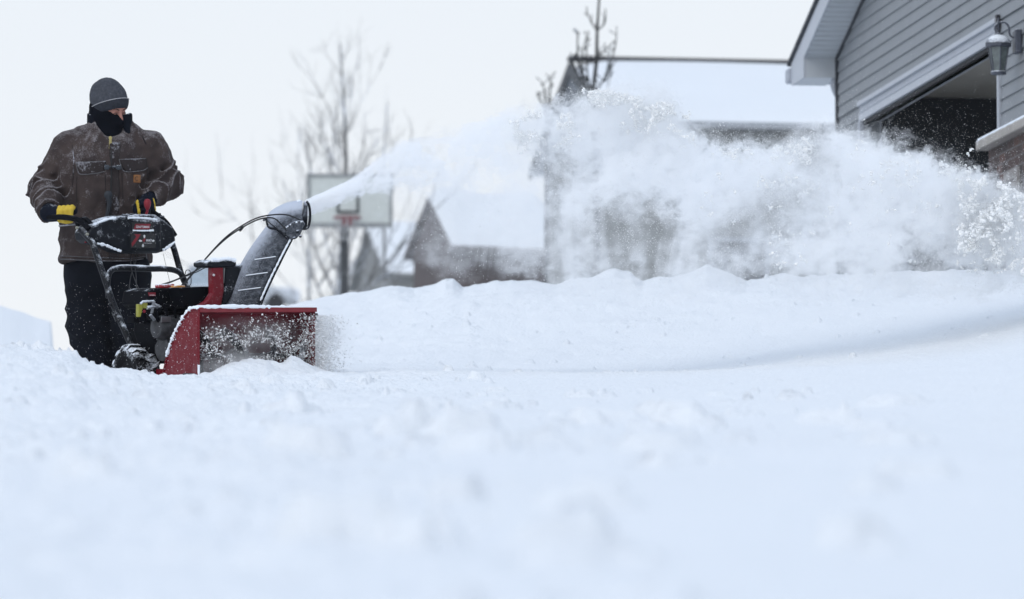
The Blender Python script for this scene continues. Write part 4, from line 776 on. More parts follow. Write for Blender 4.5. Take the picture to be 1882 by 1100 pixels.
def patch(poly_px, name, mt, off=.008, par=jk, n=26, flat=.6):
    po = [(p[0], p[2]) for p in (g(a, b, -.19) for a, b in poly_px)]; xs = [p[0] for p in po]; zs = [p[1] for p in po]
    X, Z = np.meshgrid(np.linspace(min(xs), max(xs), n), np.linspace(min(zs), max(zs), n), indexing='ij'); d = poly2(X, Z, po); Y = fy(X, Z)
    Y = Y*(1-flat)+flat*(np.polyval(np.polyfit(X.ravel(), Y.ravel(), 2), X))-off*np.clip(.3+(-d)/.006, 0, 1)
    V = np.stack([X, Y, Z], -1).reshape(-1, 3); Fq = []
    for i in range(n-1):
        for j in range(n-1):
            if (d[i:i+2, j:j+2] < .001).sum() >= 3: Fq.append((i*n+j, (i+1)*n+j, (i+1)*n+j+1, i*n+j+1))
    o = mesh(name, V, Fq, mt, par, smooth=True); sd = o.modifiers.new('thick', 'SOLIDIFY'); sd.thickness = .006; sd.offset = 0; return o
def seam(path_px, name='seam', mt=STI, r=.0028, off=.004, par=jk):
    pts = cr_path([g(a, b, -.19) for a, b in path_px], 6); x = np.array([p[0] for p in pts]); z = np.array([p[2] for p in pts]); y = fy(x, z)-off
    m = MB(); m.tube(list(np.stack([x, y, z], 1)), r, 5); return m.build(name, mt, par, smooth=True)
FLAP = mat('flap_canvas', (.042, .034, .034), .88, dust=.33, up=.3, dscale=60, dcol=(.4, .4, .44), spec=.1)
f1 = [(141, 299), (196, 298), (195, 317), (176, 321), (151, 322), (145, 315)]; f2 = [(221, 294), (271, 288), (272, 306), (262, 312), (233, 316), (226, 309)]
for f_ in (f1, f2):
    o_ = patch(f_, 'pocket_flap', FLAP, .012); seam(f_[2:]+f_[:1], par=jk, off=.014, r=.003)
seam([(141, 299), (168, 299), (196, 298)], off=.015); seam([(221, 294), (246, 292), (271, 288)], off=.015)
seam([(143, 325), (142, 360), (144, 384)], mt=FLAP, r=.003); seam([(196, 322), (197, 380)], mt=FLAP, r=.003); seam([(226, 318), (228, 375)], mt=FLAP, r=.003); seam([(272, 310), (274, 360)], mt=FLAP, r=.003)
patch([(203, 262), (222, 262), (221, 330), (219, 478), (203, 478), (205, 330)], 'zip_placket', FLAP, .007, n=40)
seam([(207, 270), (207, 330), (206, 400), (206, 476)], 'zipper', mat('zip_tape', (.01, .01, .012), .5), .004, .010)
m = MB(); q = g(204.5, 262, -.225); yq = float(fy(np.array([q[0]]), np.array([q[2]]))[0])-.014
m.box((q[0]-.008, yq-.006, q[2]-.026), (q[0]+.008, yq, q[2]+.028)); m.lathe((q[0], yq-.003, q[2]+.030), 1, [(.006, -.004), (.011, -.003), (.011, .003), (.006, .004)], 12); m.lathe((q[0], yq-.003, q[2]-.03), 1, [(.005, -.004), (.010, -.003), (.010, .003), (.005, .004)], 12); m.build('zip_pull', BRASS, jk, bevel=.002)
bd = patch([(247, 321), (259, 321), (259, 335), (247, 335)], 'badge', PATCH, .010, n=10, flat=1.)
q = g(253, 328, -.2); yq = float(fy(np.array([q[0]]), np.array([q[2]]))[0])-.019
m = MB(); m.tube([(q[0]+.010*math.cos(t), yq, q[2]+.012*math.sin(t)) for t in np.linspace(.7, 5.6, 12)], .0022, 5); m.build('emblem', mat('emblem_dark', (.06, .03, .02), .7), bd)
m = MB()
for a_, b_ in ((199, 309), (221, 309)):
    q = g(a_, b_, -.2); yq = float(fy(np.array([q[0]]), np.array([q[2]]))[0])-.02; m.box((q[0]-.014, yq-.008, q[2]-.014), (q[0]+.014, yq+.004, q[2]+.014))
q = g(210, 308, -.2); m.box((q[0]-.03, yq-.002, q[2]-.006), (q[0]+.03, yq+.006, q[2]+.006)); m.build('strap_clip', mat('clip_blue_grey', (.035, .045, .06), .5, dust=.3), man, bevel=.003)
m = MB(); pts = [g(a, b, -.235) for a, b in ((202, 360), (204, 375), (201, 392), (199, 402))]; m.tube(pts, [.016, .015, .012, .012], 8); m.lathe(tuple(pts[0]), 1, [(.012, -.014), (.026, -.006), (.026, .008), (.012, .014)], 12); m.build('hanging_strap', mat('strap_dark', (.015, .02, .028), .6, dust=.15), man, smooth=True)
seam([(112, 470), (150, 474), (195, 476), (240, 476), (276, 468)], off=.006); seam([(112, 476), (150, 480), (195, 482), (240, 480), (276, 472)], off=.006, r=.004)
# yoke and shoulder seams
seam([(132, 262), (137, 300), (134, 345)], mt=FLAP, r=.004, off=.003); seam([(268, 258), (272, 290), (270, 330)], mt=FLAP, r=.004, off=.003)
# collar
def collar(p):
    x, y, z = p[..., 0]-.014, p[..., 1]+.02, p[..., 2]; rr = np.sqrt((x/1.04)**2+(y/.98)**2); zt_ = 1.715-.30*np.maximum(-y-.02, 0); R_ = .122+.25*np.maximum(1.64-z, 0)
    d = np.abs(rr-R_)-.012; d = smax(d, z-zt_, .012); d = smax(d, 1.53-z, .01); d = smax(d, -(y+.085), .01); return d
V, Q = nets(collar, (-.26, -.26, 1.47), (.28, .24, 1.80), .006); mesh('collar', V, Q, CORD, jk, smooth=True)
# trousers and boots
LA, LK, LF = g(157, 505), g(163, 600, -.03), g(186, 712, .0); RA, RK, RF = g(236, 505), g(238, 600, -.02), g(240, 712, .05)
def trous(p):
    z = p[..., 2]; d = ell(p, (0.0, .0, .76), (.265, .185, .20)); d = smin(d, smin(cap(p, LA, LK, .135, .128), cap(p, LK, LF, .126, .095), .05), .04)
    d = smin(d, smin(cap(p, RA, RK, .135, .122), cap(p, RK, RF, .12, .095), .05), .03); d = smax(d, z-.95, .02); d = smax(d, .02-z, .01)
    x, y = p[..., 0], p[..., 1]; r = 1-np.abs(np.sin(z*26+2.2*vnoise(x*6, y*6, z*5, 2)+x*5)); f = .014*(r-.4)*(1-.6*ss(.5, .7, z)); return d-f-.006*vnoise(x*16, y*16, z*12, 8)
V, Q = nets(trous, (-.34, -.25, 0), (.34, .25, .97), .0075); mesh('trousers', V, Q, TRO, man, smooth=True)
for c, an in ((LF, .25), (RF, .15)):
    e_ = np.array([math.sin(an), -math.cos(an), 0])
    def boot(p): d = smin(cap(p, (c[0], c[1], .08), tuple(np.array([c[0], c[1], .05])+e_*.19), .062, .045), cap(p, (c[0], c[1], .06), (c[0], c[1], .26), .062, .068), .03); return smax(d, .004-p[..., 2], .006)
    V, Q = nets(boot, (c[0]-.2, c[1]-.32, -.02), (c[0]+.25, c[1]+.15, .30), .009); mesh('boot', V, Q, mat('boot_rubber', (.012, .012, .014), .7, dust=.4), man, smooth=True)
# body: one continuous surface with a face
def body(p):
    d = torso(p, -.045); d = smax(d, p[..., 2]-1.60, .03); d = smax(d, .80-p[..., 2], .03)
    for a_, b_, c_, h_ in ((LS, LE, LW, LH), (RS_, RE, RW, RH)):
        d = smin(d, cap(p, a_, b_, .058, .046), .03); d = smin(d, cap(p, b_, c_, .045, .030), .02); d = smin(d, cap(p, c_, h_, .024, .018), .015)
    for a_, b_, c_ in ((LA, LK, LF), (RA, RK, RF)): d = smin(d, cap(p, a_, b_, .09, .065), .05); d = smin(d, cap(p, b_, np.array([c_[0], c_[1], .08]), .062, .04), .03)
    d = smin(d, cap(p, (.012, .01, 1.52), tuple(HC+HR@np.array([0, .03, -.07])), .065, .06), .03)
    q = (p-HC)@HR/HS
    h = smin(ell(q, (0, .012, .03), (.077, .097, .092)), ell(q, (0, -.028, -.045), (.061, .070, .082)), .03)
    h = smin(h, cap(q, (-.034, -.086, .020), (.034, -.086, .020), .011, .011), .012)
    for s_ in (-1, 1):
        h = smax(h, -(np.linalg.norm(q-np.array([s_*.031, -.103, -.002]), axis=-1)-.0155), .012); h = smin(h, np.linalg.norm(q-np.array([s_*.031, -.083, -.003]), axis=-1)-.0125, .004)
        h = smin(h, cap(q, (s_*.042, -.070, -.030), (s_*.055, -.045, -.022), .017, .014), .02); h = smin(h, ell(q, (s_*.079, .012, -.012), (.008, .016, .030)), .006)
        h = smin(h, ell(q, (s_*.012, -.104, -.040), (.008, .010, .007)), .006)
    h = smin(h, cap(q, (0, -.093, .008), (0, -.118, -.034), .0085, .0125), .010); h = smin(h, cap(q, (-.02, -.092, -.072), (.02, -.092, -.072), .008, .008), .008)
    h = smin(h, ell(q, (0, -.082, -.108), (.02, .018, .018)), .02)
    return smin(d, h*HS, .02)
V, Q = nets(body, (-.45, -.44, 0), (.45, .20, 1.92), .0062); me_ = mesh('body', V, Q, SKIN, man, smooth=True)
def hb(fn, name, mt, lo=(-.17, -.19, -.24), hi=(.17, .17, .2), h=.0042, par=man):
    V, Q = nets(fn, lo, hi, h); return mesh(name, (V*HS)@HR.T+HC, Q, mt, par, smooth=True)
for s_ in (-1, 1):
    m = MB(); n_ = 9; m.tube([HC+HS*HR@np.array([s_*(.019+.025*t), -.0965+.006*abs(t-.4), -.002+.004*math.sin(t*3.1)]) for t in np.linspace(0, 1, 7)], .0026, 6); m.build('eyelid', SEYE, me_)
    m = MB(); m.tube([HC+HS*HR@np.array([s_*(.014+.034*t), -.098+.012*t*t, .019+.006*math.sin(t*2.6)]) for t in np.linspace(0, 1, 7)], .0035, 6); m.build('eyebrow', mat('eyebrow_hair', (.07, .04, .03), .9), me_)
cutf = lambda q: q[..., 2]-(.012-.62*q[..., 1]*1.0)        # hem plane of the cap: high over the brow, low at the nape
def hatdist(q): return smin(ell(q, (0, .014, .036), (.092, .112, .104)), ell(q, (0, .050, .045), (.080, .080, .095)), .03)
hz = lambda q: q[..., 2]-(.026-.80*(q[..., 1]+.09))
def hat(q): d = hatdist(q)+.0012*np.sin(np.arctan2(q[..., 0], q[..., 1]-.01)*70)+.003*vnoise(q[..., 0]*25, q[..., 1]*25, q[..., 2]*25, 3); return smax(d, -(hz(q)-.04), .006)
def band(q): d = hatdist(q)-.006+.0014*np.sin(np.arctan2(q[..., 0], q[..., 1]-.01)*60); d = smax(d, -hz(q), .008); return smax(d, hz(q)-.062, .008)
hb(hat, 'knit_cap', HATM, lo=(-.17, -.19, -.14), hi=(.17, .19, .2)); cf = hb(band, 'cap_cuff', HATD, lo=(-.17, -.19, -.14), hi=(.17, .19, .2))
m = MB(); pts = []
for t in np.linspace(0, 2*math.pi, 61):
    dr = np.array([math.sin(t), -math.cos(t), 0]); lo_, hi_ = .03, .2
    for _ in range(26):
        r_ = (lo_+hi_)/2; q = np.array([dr[0]*r_, .014+dr[1]*r_, 0.]); q[2] = .026-.80*(q[1]+.09)+.062
        if float(hatdist(q[None])[0]) < .006: lo_ = r_
        else: hi_ = r_
    pts.append(HC+HS*HR@q)
m.tube(pts, .0028, 6, False); m.build('piping', PIP, cf, smooth=True)
def gaiter(p):
    q = (p-HC)@HR/HS; h = smin(ell(q, (0, -.030, -.045), (.073, .088, .092)), ell(q, (0, .02, -.03), (.088, .090, .10)), .03); h = smin(h, cap(q, (0, -.085, -.020), (0, -.108, -.045), .012, .022), .03)
    h = smax(h, q[..., 2]-(-.014+.30*(q[..., 1]+.11)), .006)*HS; n_ = cap(p, (.012, -.02, 1.53), tuple(HC+HR@np.array([0, -.005, -.10])), .118, .10); n_ = smax(n_, q[..., 2]+.03, .01)
    d = smin(h, n_, .03); return d-.005*(1-np.abs(vnoise(p[..., 0]*10, p[..., 1]*10, p[..., 2]*26, 6))*2)
V, Q = nets(gaiter, (-.17, -.27, 1.45), (.22, .17, 1.86), .0055); mesh('face_warmer', V, Q, FLE, man, smooth=True)
# gloves: palm, four fingers curled round the grip and a thumb each
def glove(Wi, Wp, Hp, axis, up, side, yel_f, name_l):
    ax_ = np.array(axis, float); ax_ /= np.linalg.norm(ax_); u = np.array(up, float); u -= ax_*u.dot(ax_); u /= np.linalg.norm(u); f = np.cross(ax_, u); f = f if f[1] < 0 else -f      # f points to the camera side
    C = Hp; ch = []
    for k, (o, L) in enumerate(zip((-.044, -.016, .012, .038), (.92, 1.05, 1.0, .85))):
        b = C+ax_*o; pts = [b+u*.034-f*.012, b+u*.042+f*.014*L, b+u*.020+f*.036*L, b-u*.016+f*.036, b-u*.034+f*.014]
        ch.append((pts, .0165, .0145))
    th = [C-ax_*.045-u*.012-f*.01, C-ax_*.03-u*.034+f*.006, C+ax_*.0-u*.042+f*.014, C+ax_*.03-u*.040+f*.012]
    def fing(p):
        d = None
        for pts, r0, r1 in ch:
            for i in range(4):
                e_ = cap(p, pts[i], pts[i+1], r0-(r0-r1)*i/4, r0-(r0-r1)*(i+1)/4); d = e_ if d is None else np.minimum(d, e_) if i == 0 else smin(d, e_, .004)
        for i in range(3): d = np.minimum(d, cap(p, th[i], th[i+1], .018-.001*i, .017-.001*i))
        return d
    def palm(p):
        d = cap(p, C-ax_*.045+u*.022-f*.014, C+ax_*.036+u*.024-f*.014, .027, .024); d = smin(d, cap(p, Wp, C-ax_*.02+u*.016-f*.01, .050, .036), .03); d = smin(d, cap(p, Wp, C-ax_*.05-u*.006, .042, .034), .02); d = smin(d, cap(p, Wi, Wp, .040, .050), .02)
        return d-.003*vnoise(p[..., 0]*30, p[..., 1]*30, p[..., 2]*30, 3)
    def al(p): return smin(palm(p), fing(p), .006)
    lo = np.minimum(Wp, Hp)-.13; hi = np.maximum(Wp, Hp)+.13; V, Q = nets(al, lo, hi, .0045)
    c = V[Q].mean(1); mi = ((fing(c) < palm(c)-.001) & yel_f(c, C, ax_, u, f)).astype(int); return mesh('glove', V, Q, [NAVY, YEL], man, smooth=True, mi=mi)
Lg = g(130, 400, -.40); Rg = g(272, 384, -.20)
glove(LW, g(94, 395, -.31), Lg, (1., -.35, .03), (-.25, .1, 1), 1, lambda c, C, a_, u, f: (c-C)@a_ > -.05, 'l')
glove(RW, g(274, 369, -.13), Rg, (1., .15, .15), (.1, .1, 1), -1, lambda c, C, a_, u, f: np.abs((c-C)@a_) > .046, 'r')
#@@END PERSON@@
#@@SPRAY@@
# ------------------------------------------------------------------ thrown snow: powder (volume) and clods and grains (mesh)
CY = 33.7                                   # distance of the plume
PX = lambda px: (px-941)/F*CY
ZP = lambda py: P(941, py, CY)[2]
xs_ = [560, 600, 640, 680, 720, 760, 830, 900, 960, 1020, 1080, 1130, 1180, 1225, 1250, 1275, 1320, 1400, 1470, 1540, 1620, 1700, 1750, 1800, 1850, 1890, 1930]
top = [366, 347, 329, 300, 268, 252, 236, 218, 202, 194, 180, 168, 164, 178, 205, 235, 262, 268, 246, 238, 258, 275, 296, 318, 338, 358, 380]
mid = [392, 377, 358, 338, 325, 315, 300, 300, 300, 275, 315, 325, 330, 335, 345, 355, 370, 385, 390, 400, 415, 430, 440, 455, 470, 490, 520]
bot = [394, 384, 374, 372, 410, 500, 535, 535, 525, 530, 530, 530, 530, 530, 530, 530, 530, 530, 530, 530, 532, 534, 536, 538, 540, 545, 550]
cor = [6.0, 5.2, 3.8, 2.4, 1.6, 1.4, 1.4, 1.6, 2.0, 2.2, 2.6, 3.0, 3.3, 3.3, 3.0, 2.6, 2.2, 2.0, 2.0, 2.2, 2.6, 3.0, 3.2, 3.2, 3.0, 2.4, 1.6]       # opacity of the dense upper part
cur = [.0, .02, .04, .05, .08, .13, .20, .30, .42, .50, 1.5, 1.3, .75, .9, 1.0, .95, .9, .9, .9, 1.0, 1.2, 1.4, 1.6, 1.6, 1.4, 1.1, .8]      # opacity of the curtain below
XL, XH = PX(556), PX(1935); ZL, ZH = ZP(660), ZP(140)
def curve(t, sock, ys, lo, hi):            # value as a function of x, through a float curve
    fc = N(t, 'ShaderNodeFloatCurve'); c = fc.mapping.curves[0]; pts = [((PX(a)-XL)/(XH-XL), (b-lo)/(hi-lo)) for a, b in zip(xs_, ys)]
    c.points[0].location = pts[0]; c.points[1].location = pts[-1]
    for p in pts[1:-1]: c.points.new(*p)
    fc.mapping.update(); t.links.new(sock, fc.inputs['Value']); mr = N(t, 'ShaderNodeMath', operation='MULTIPLY_ADD'); t.links.new(fc.outputs[0], mr.inputs[0]); mr.inputs[1].default_value = hi-lo; mr.inputs[2].default_value = lo; return mr.outputs[0]
def powder_material():
    m = bpy.data.materials.new('blown_powder'); m.use_nodes = True; t = m.node_tree; t.nodes.clear(); L = t.links.new
    def mth(op, a, b=None, c=None):
        n = N(t, 'ShaderNodeMath', operation=op)
        for i, v in enumerate((a, b, c)):
            if v is None: continue
            if isinstance(v, (int, float)): n.inputs[i].default_value = v
            else: L(v, n.inputs[i])
        return n.outputs[0]
    def mr(v, a, b, c=0., d=1., sm=True):
        n = N(t, 'ShaderNodeMapRange'); n.interpolation_type = 'SMOOTHSTEP' if sm else 'LINEAR'; L(v, n.inputs[0])
        for i, q in zip((1, 2, 3, 4), (a, b, c, d)): n.inputs[i].default_value = q
        return n.outputs[0]
    def noise(vec, scale, det=3, rough=.55, dist=0.):
        mp_ = N(t, 'ShaderNodeMapping'); mp_.inputs['Scale'].default_value = scale; L(vec, mp_.inputs[0]); n = N(t, 'ShaderNodeTexNoise'); n.inputs['Scale'].default_value = 1; n.inputs['Detail'].default_value = det; n.inputs['Roughness'].default_value = rough; n.inputs['Distortion'].default_value = dist; L(mp_.outputs[0], n.inputs['Vector']); return n.outputs[0]
    ge = N(t, 'ShaderNodeNewGeometry'); se = N(t, 'ShaderNodeSeparateXYZ'); pos = ge.outputs['Position']; L(pos, se.inputs[0]); X, Y, Z = se.outputs
    u = mr(X, XL, XH, 0, 1, False); xm = mr(X, PX(560), PX(1150))
    zt = curve(t, u, [ZP(v) for v in top], ZL, ZH); zm = curve(t, u, [ZP(v) for v in mid], ZL, ZH); zb = curve(t, u, [ZP(v) for v in bot], ZL, ZH); A = curve(t, u, cor, 0, 7); Bc = curve(t, u, cur, 0, 2)
    n1 = noise(pos, (4.5, 1.6, 6), 6, .68, .5); n2 = noise(pos, (1.7, .5, 2.1), 4, .55, .5); n3 = noise(pos, (3.4, .9, .95), 5, .62, .9); n4 = noise(pos, (13, 4, 17), 5, .65, .3); n5 = noise(pos, (42, 12, 52), 3, .6, .2)
    amp = mr(X, PX(600), PX(1000), .03, .60); zw = mth('MULTIPLY_ADD', mth('SUBTRACT', n1, .5), amp, Z); zw = mth('MULTIPLY_ADD', mth('SUBTRACT', n2, .5), mth('MULTIPLY', amp, .8), zw); zw = mth('MULTIPLY_ADD', mth('SUBTRACT', n4, .5), mth('MULTIPLY', amp, .85), zw); zw = mth('MULTIPLY_ADD', mth('SUBTRACT', n5, .5), mth('MULTIPLY', amp, .42), zw)
    ed = mr(X, PX(600), PX(1100), .02, .05)
    dt = mth('DIVIDE', mth('SUBTRACT', zt, zw), ed); st = mr(dt, 0, 1)
    sm_ = mth('MULTIPLY_ADD', amp, .55, .02); dm = mth('DIVIDE', mth('SUBTRACT', zw, zm), sm_); s2 = mr(dm, -1, .6)
    sb_ = mr(mth('SUBTRACT', zw, zb), -.02, .18)
    yc = mth('ABSOLUTE', mth('SUBTRACT', Y, CY)); yw_ = mr(X, PX(560), PX(1200), .045, .50); ys = mr(mth('DIVIDE', yc, yw_), .25, 1, 1, 0)
    iy = mth('DIVIDE', .55, yw_)
    pat = mth('MULTIPLY', mr(n2, .38, .60, .14, 1.6), mth('MULTIPLY', mr(n4, .40, .60, .35, 1.6), mr(n5, .38, .62, .65, 1.3))); core = mth('MULTIPLY', mth('MULTIPLY', A, s2), pat)
    pc_ = mth('MULTIPLY', mr(n3, .38, .64, .22, 2.1), mth('MULTIPLY', mr(n2, .34, .62, .25, 1.4), mr(n4, .38, .62, .5, 1.4))); curt = mth('MULTIPLY', Bc, mth('MULTIPLY', pc_, sb_))
    d = mth('MULTIPLY', mth('MULTIPLY', mth('ADD', core, curt), st), mth('MULTIPLY', ys, iy))
    v = N(t, 'ShaderNodeVolumePrincipled'); v.inputs['Color'].default_value = (.990, .994, .9995, 1); v.inputs['Anisotropy'].default_value = .0; L(mth('MULTIPLY', d, 1.75), v.inputs['Density'])
    o = N(t, 'ShaderNodeOutputMaterial'); L(v.outputs[0], o.inputs['Volume']); m.cycles.volume_step_rate = .18
    return m
m = MB(); V = []; K = len(xs_)
for i in range(K):
    x = PX(xs_[i]) if 0 < i < K-1 else (PX(559) if i == 0 else PX(1932)); e_ = .04+.42*min(1, max(0, (xs_[i]-600)/400)); w_ = np.interp(xs_[i], [560, 1200], [.045, .50])
    a_, b_ = ZP(top[i])+e_, ZP(bot[i])-e_*.2
    V += [(x, CY-w_, b_), (x, CY+w_, b_), (x, CY+w_, a_), (x, CY-w_, a_)]
m.add(V, [(4*i+k, 4*i+(k+1) % 4, 4*i+4+(k+1) % 4, 4*i+4+k) for i in range(K-1) for k in range(4)]+[(0, 1, 2, 3), (4*K-4, 4*K-3, 4*K-2, 4*K-1)])
pw = m.build('blown_powder', powder_material()); tag(pw, 'cloud of white powder snow arching from the chute to the garage', 'snow cloud', kind='stuff')
# powder boiling in and beside the mouth of the housing
def puff_mat(name, dens, c, r, sc=9.):
    m = bpy.data.materials.new(name); m.use_nodes = True; t = m.node_tree; t.nodes.clear(); L = t.links.new
    tc = N(t, 'ShaderNodeTexCoord'); n = N(t, 'ShaderNodeTexNoise'); n.inputs['Scale'].default_value = sc; n.inputs['Detail'].default_value = 4; L(tc.outputs['Object'], n.inputs['Vector'])
    mp_ = N(t, 'ShaderNodeVectorMath', operation='SUBTRACT'); L(tc.outputs['Object'], mp_.inputs[0]); mp_.inputs[1].default_value = c
    dv = N(t, 'ShaderNodeVectorMath', operation='DIVIDE'); L(mp_.outputs[0], dv.inputs[0]); dv.inputs[1].default_value = r; ln = N(t, 'ShaderNodeVectorMath', operation='LENGTH'); L(dv.outputs[0], ln.inputs[0])
    f = N(t, 'ShaderNodeMapRange'); f.interpolation_type = 'SMOOTHSTEP'; L(ln.outputs['Value'], f.inputs[0]); f.inputs[1].default_value = .2; f.inputs[2].default_value = 1; f.inputs[3].default_value = dens; f.inputs[4].default_value = 0
    g_ = N(t, 'ShaderNodeMapRange'); L(n.outputs[0], g_.inputs[0]); g_.inputs[1].default_value = .35; g_.inputs[2].default_value = .65
    mu = N(t, 'ShaderNodeMath', operation='MULTIPLY'); L(f.outputs[0], mu.inputs[0]); L(g_.outputs[0], mu.inputs[1]); v = N(t, 'ShaderNodeVolumePrincipled'); v.inputs['Color'].default_value = (.990, .994, .9995, 1); L(mu.outputs[0], v.inputs['Density'])
    o = N(t, 'ShaderNodeOutputMaterial'); L(v.outputs[0], o.inputs['Volume']); m.cycles.volume_step_rate = .5; return m
def puff(c, r, dens, label, sc=9.):
    m = MB(); m.lathe((0, 0, 0), 2, [(.01, -1), (.5, -.87), (.87, -.5), (1, 0), (.87, .5), (.5, .87), (.01, 1)], 16); V = np.array(m.V)*np.array(r)
    o = mesh('blown_powder', V, m.F, puff_mat('powder_puff', dens, (0, 0, 0), r, sc)); o.matrix_world = FM.M(); o.location = tuple(FM.O+FM.A[0]*c[0]+FM.A[1]*c[1]+FM.A[2]*c[2]); tag(o, label, 'snow cloud', kind='stuff'); return o
puff((.26, .01, -.36), (.32, .10, .14), 26., 'powder snow boiling low in the mouth of the snowblower')
puff((.44, .13, -.17), (.46, .13, .20), 7.0, 'thin powder snow in the upper mouth of the snowblower')
puff((.92, .0, -.18), (.20, .18, .26), 4., 'powder snow puffing out beside the housing')
# grains and clods
def blobs(pts, rad, name, mt, label, seed=0, jag=.35, stretch=None):
    r = np.random.default_rng(seed); n = len(pts); base = np.array([(0, 0, 1), (.94, 0, -.33), (-.47, .82, -.33), (-.47, -.82, -.33)]); Fc = np.array([(0, 1, 2), (0, 2, 3), (0, 3, 1), (1, 3, 2)])
    V = base[None]+r.normal(0, jag, (n, 4, 3)); V = V*rad[:, None, None]
    if stretch is not None: V = V*np.array(stretch)
    V = V+pts[:, None]; Q = (Fc[None]+4*np.arange(n)[:, None, None]).reshape(-1, 3); o = mesh(name, V.reshape(-1, 3), Q, mt); return tag(o, label, 'flying snow', kind='stuff')
def clods(pts, rad, name, mt, label, seed=0):
    r = np.random.default_rng(seed); ph = (1+5**.5)/2; b = np.array([(-1, ph, 0), (1, ph, 0), (-1, -ph, 0), (1, -ph, 0), (0, -1, ph), (0, 1, ph), (0, -1, -ph), (0, 1, -ph), (ph, 0, -1), (ph, 0, 1), (-ph, 0, -1), (-ph, 0, 1)])/1.9
    Fc = np.array([(0,11,5),(0,5,1),(0,1,7),(0,7,10),(0,10,11),(1,5,9),(5,11,4),(11,10,2),(10,7,6),(7,1,8),(3,9,4),(3,4,2),(3,2,6),(3,6,8),(3,8,9),(4,9,5),(2,4,11),(6,2,10),(8,6,7),(9,8,1)])
    pts = np.concatenate([pts]+[pts+r.normal(0, .62, pts.shape)*rad[:, None] for _ in range(3)]); rad = np.concatenate([rad*.62]+[rad*r.uniform(.25, .62, len(rad)) for _ in range(3)])       # each clod is a few lumps frozen together
    n = len(pts); V = b[None]*(1+r.normal(0, .30, (n, 12, 1)))*r.uniform(.5, 1.4, (n, 1, 3)); V = V*rad[:, None, None]+pts[:, None]; Q = (Fc[None]+12*np.arange(n)[:, None, None]).reshape(-1, 3)
    o = mesh(name, V.reshape(-1, 3), Q, mt); return tag(o, label, 'flying snow', kind='stuff')
GR = mat('flying_snow', (.93, .93, .92), .9, var=0, spec=.05)
r = np.random.default_rng(5)
def W3(px, py, D): return np.stack([(px-941)/F*D, D, D*np.interp(py, [0, 1100], [P(941, 0, 1)[2], P(941, 1100, 1)[2]])], -1)
T = lambda px: np.interp(px, xs_, top); MD = lambda px: np.interp(px, xs_, mid); BT = lambda px: np.interp(px, xs_, bot)
# fine grains through the whole plume, clustered by a noise field
n = 340000; px = 640+1290*r.random(n)**.8; wd = np.interp(px, [560, 1200], [.05, .65]); D = CY+wd*np.clip(r.normal(0, .45, n), -1, 1); v = r.random(n)**1.25
py = T(px)+np.minimum(14, (px-640)/12)-34*fbm(px/26., D*2.2, 0, 4, 77)*np.clip((px-640)/300, .15, 1)-r.exponential(7, n)+v*(560-T(px)); cl_ = fbm((px)/34., py/30., D*3, 3, 41); keep = (cl_+r.normal(0, .35, n) > np.interp(v, [0, .1, 1], [.0, -.15, .10]))&(r.random(n) < np.interp(px, [640, 800, 950, 1050, 1900], [.10, .12, .35, .8, 1])*np.interp(v, [0, .6, 1], [1, .8, .35]))&(py < np.minimum(BT(px), 545)); px, py, D = px[keep], py[keep], D[keep]
blobs(W3(px, py, D), .0010+.0026*r.random(len(px))**3, 'flying_snow_grains', GR, 'fine snow grains flying all through the plume', 1)
# fine grains drifting above and ahead of the cloud
n = 16000; px = r.uniform(960, 1890, n); D = CY+r.normal(0, .4, n); py = T(px)-r.exponential(22, n)*np.interp(px, [960, 1150, 1350, 1600, 1880], [.5, .6, .8, 1.6, 2.6]); blobs(W3(px, py, D), .0006+.0017*r.random(n)**4, 'flying_snow_grains', GR, 'fine snow grains drifting above the plume', 2)
# clods: ragged along the crest and the leading front
def pick(n, plo, phi_, f, thr=.1, ns=26., seed=43):
    px = r.uniform(plo, phi_, n); py = f(px, n); c = fbm(px/ns, py/ns, 0*px, 3, seed); k = c > thr; return px[k], py[k]
px, py = pick(14000, 930, 1290, lambda p, n: T(p)+8-24*fbm(p/24., 0*p, 0, 3, 78)+np.abs(r.normal(0, 26, n)), .05); clods(W3(px, py, CY+r.normal(0, .28, len(px))), .003+.013*r.random(len(px))**4, 'snow_clods', GR, 'ragged clods of snow along the crest of the plume', 3)
px, py = pick(12000, 1290, 1885, lambda p, n: T(p)+10+np.abs(r.normal(0, 60, n)), .12); clods(W3(px, py, CY+r.normal(0, .35, len(px))), .002+.012*r.random(len(px))**4, 'snow_clods', GR, 'clods of snow in the falling part of the plume', 4)
px, py = pick(9000, 1765, 1895, lambda p, n: T(p)+6+r.random(n)**1.3*150, .0, 18); clods(W3(px, py, CY-.1+r.normal(0, .3, len(px))), .003+.017*r.random(len(px))**3, 'snow_clods', GR, 'lumpy clods at the leading front of the plume near the brick', 5)
px, py = pick(1500, 1400, 1880, lambda p, n: 380+r.random(n)*125, .15, 30); clods(W3(px, py, CY+r.normal(0, .3, len(px))), .003+.015*r.random(len(px))**4, 'snow_clods', GR, 'scattered clods falling below the plume', 6)
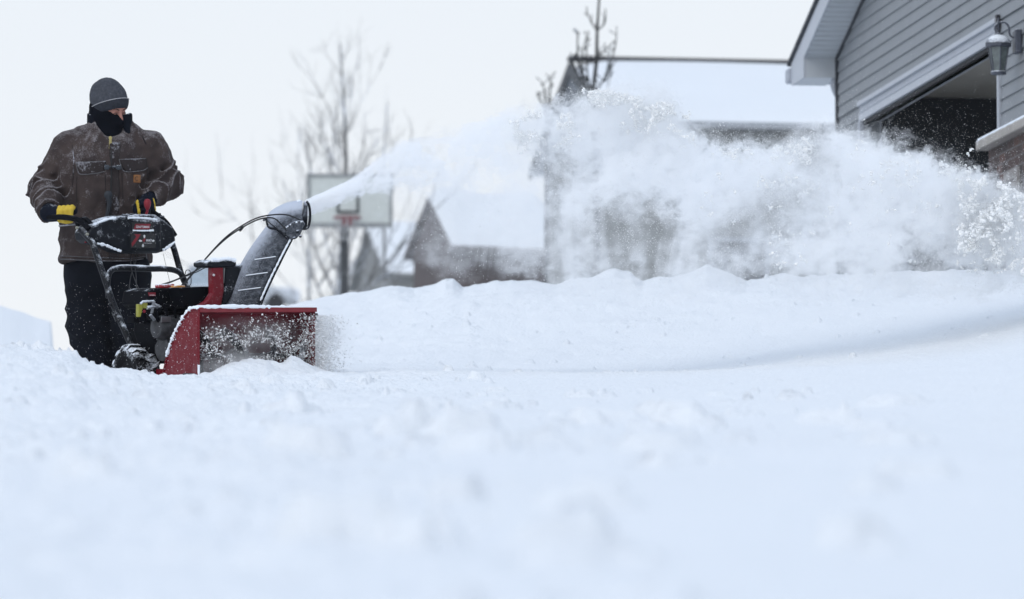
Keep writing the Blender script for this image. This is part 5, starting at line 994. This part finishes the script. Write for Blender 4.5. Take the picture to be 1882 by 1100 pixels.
px = np.array([1592, 1791, 1783, 1780, 1797, 1817, 1590, 1744, 1548, 1548]); py = np.array([221, 275, 283, 305, 310, 312, 246, 262, 272, 345]); clods(W3(px, py, np.full(10, CY-.3)), np.array([8, 16, 14, 11, 12, 8, 5, 4, 7, 6])*.00105, 'snow_clods', GR, 'few separate clods thrown ahead of the plume before the open door', 7)
# chips in the mouth of the housing, spilling out to the right
def mw(x, y, z): return FM.O+np.outer(x, FM.A[0])+np.outer(y, FM.A[1])+np.outer(z, FM.A[2])
n = 6500; x = .02+.80*r.random(n)**.85; z = -.22+.08*r.normal(size=n)+.08*(x > .5)*r.normal(size=n); y = r.uniform(-.05, .12, n); c = fbm(x*16, z*16, y*4, 3, 61); k = (c > np.interp(x, [0, .45, .8], [.0, -.02, -.25]))&(z < -.03)&(z > -.40); x, y, z = x[k], y[k], z[k]
clods(mw(x, y, z), .0012+.0060*r.random(len(x))**4, 'flying_snow_chips', GR, 'snow chips churned up in the mouth of the snowblower', 8)
n = 5200; x = .80+np.abs(r.normal(0, .085, n)); z = -.40+.36*r.random(n); y = r.uniform(-.12, .1, n); k = r.random(n) > (x-.8)*1.5; clods(mw(x[k], y[k], z[k]), .0015+.005*r.random(k.sum())**2.5, 'flying_snow_chips', mat('loose_chips', (.84, .85, .86), .9, var=0, spec=.05), 'snow chips flying out to the right of the housing', 9)
n = 1500; x = r.uniform(-.55, .7, n); y = r.uniform(-.05, 1.3, n); z = r.uniform(-.45, .15, n); blobs(mw(x, y, z), .0006+.0016*r.random(n)**3, 'flying_snow_grains', GR, 'fine snow dust in the air around the engine', 10)
# ------------------------------------------------------------------ blowing snow in the air: far things fade
m = MB(); m.box((-70, -3, -6), (70, 330, 60)); hz_ = m.build('haze', bpy.data.materials.new('haze')); tag(hz_, 'thin blowing snow in the air', 'haze', kind='stuff')
hm = hz_.data.materials[0]; hm.use_nodes = True; t = hm.node_tree; t.nodes.clear(); v = N(t, 'ShaderNodeVolumePrincipled'); v.inputs['Color'].default_value = (.98, .985, .995, 1); v.inputs['Density'].default_value = .00015
o = N(t, 'ShaderNodeOutputMaterial'); t.links.new(v.outputs[0], o.inputs['Volume'])
#@@END SPRAY@@
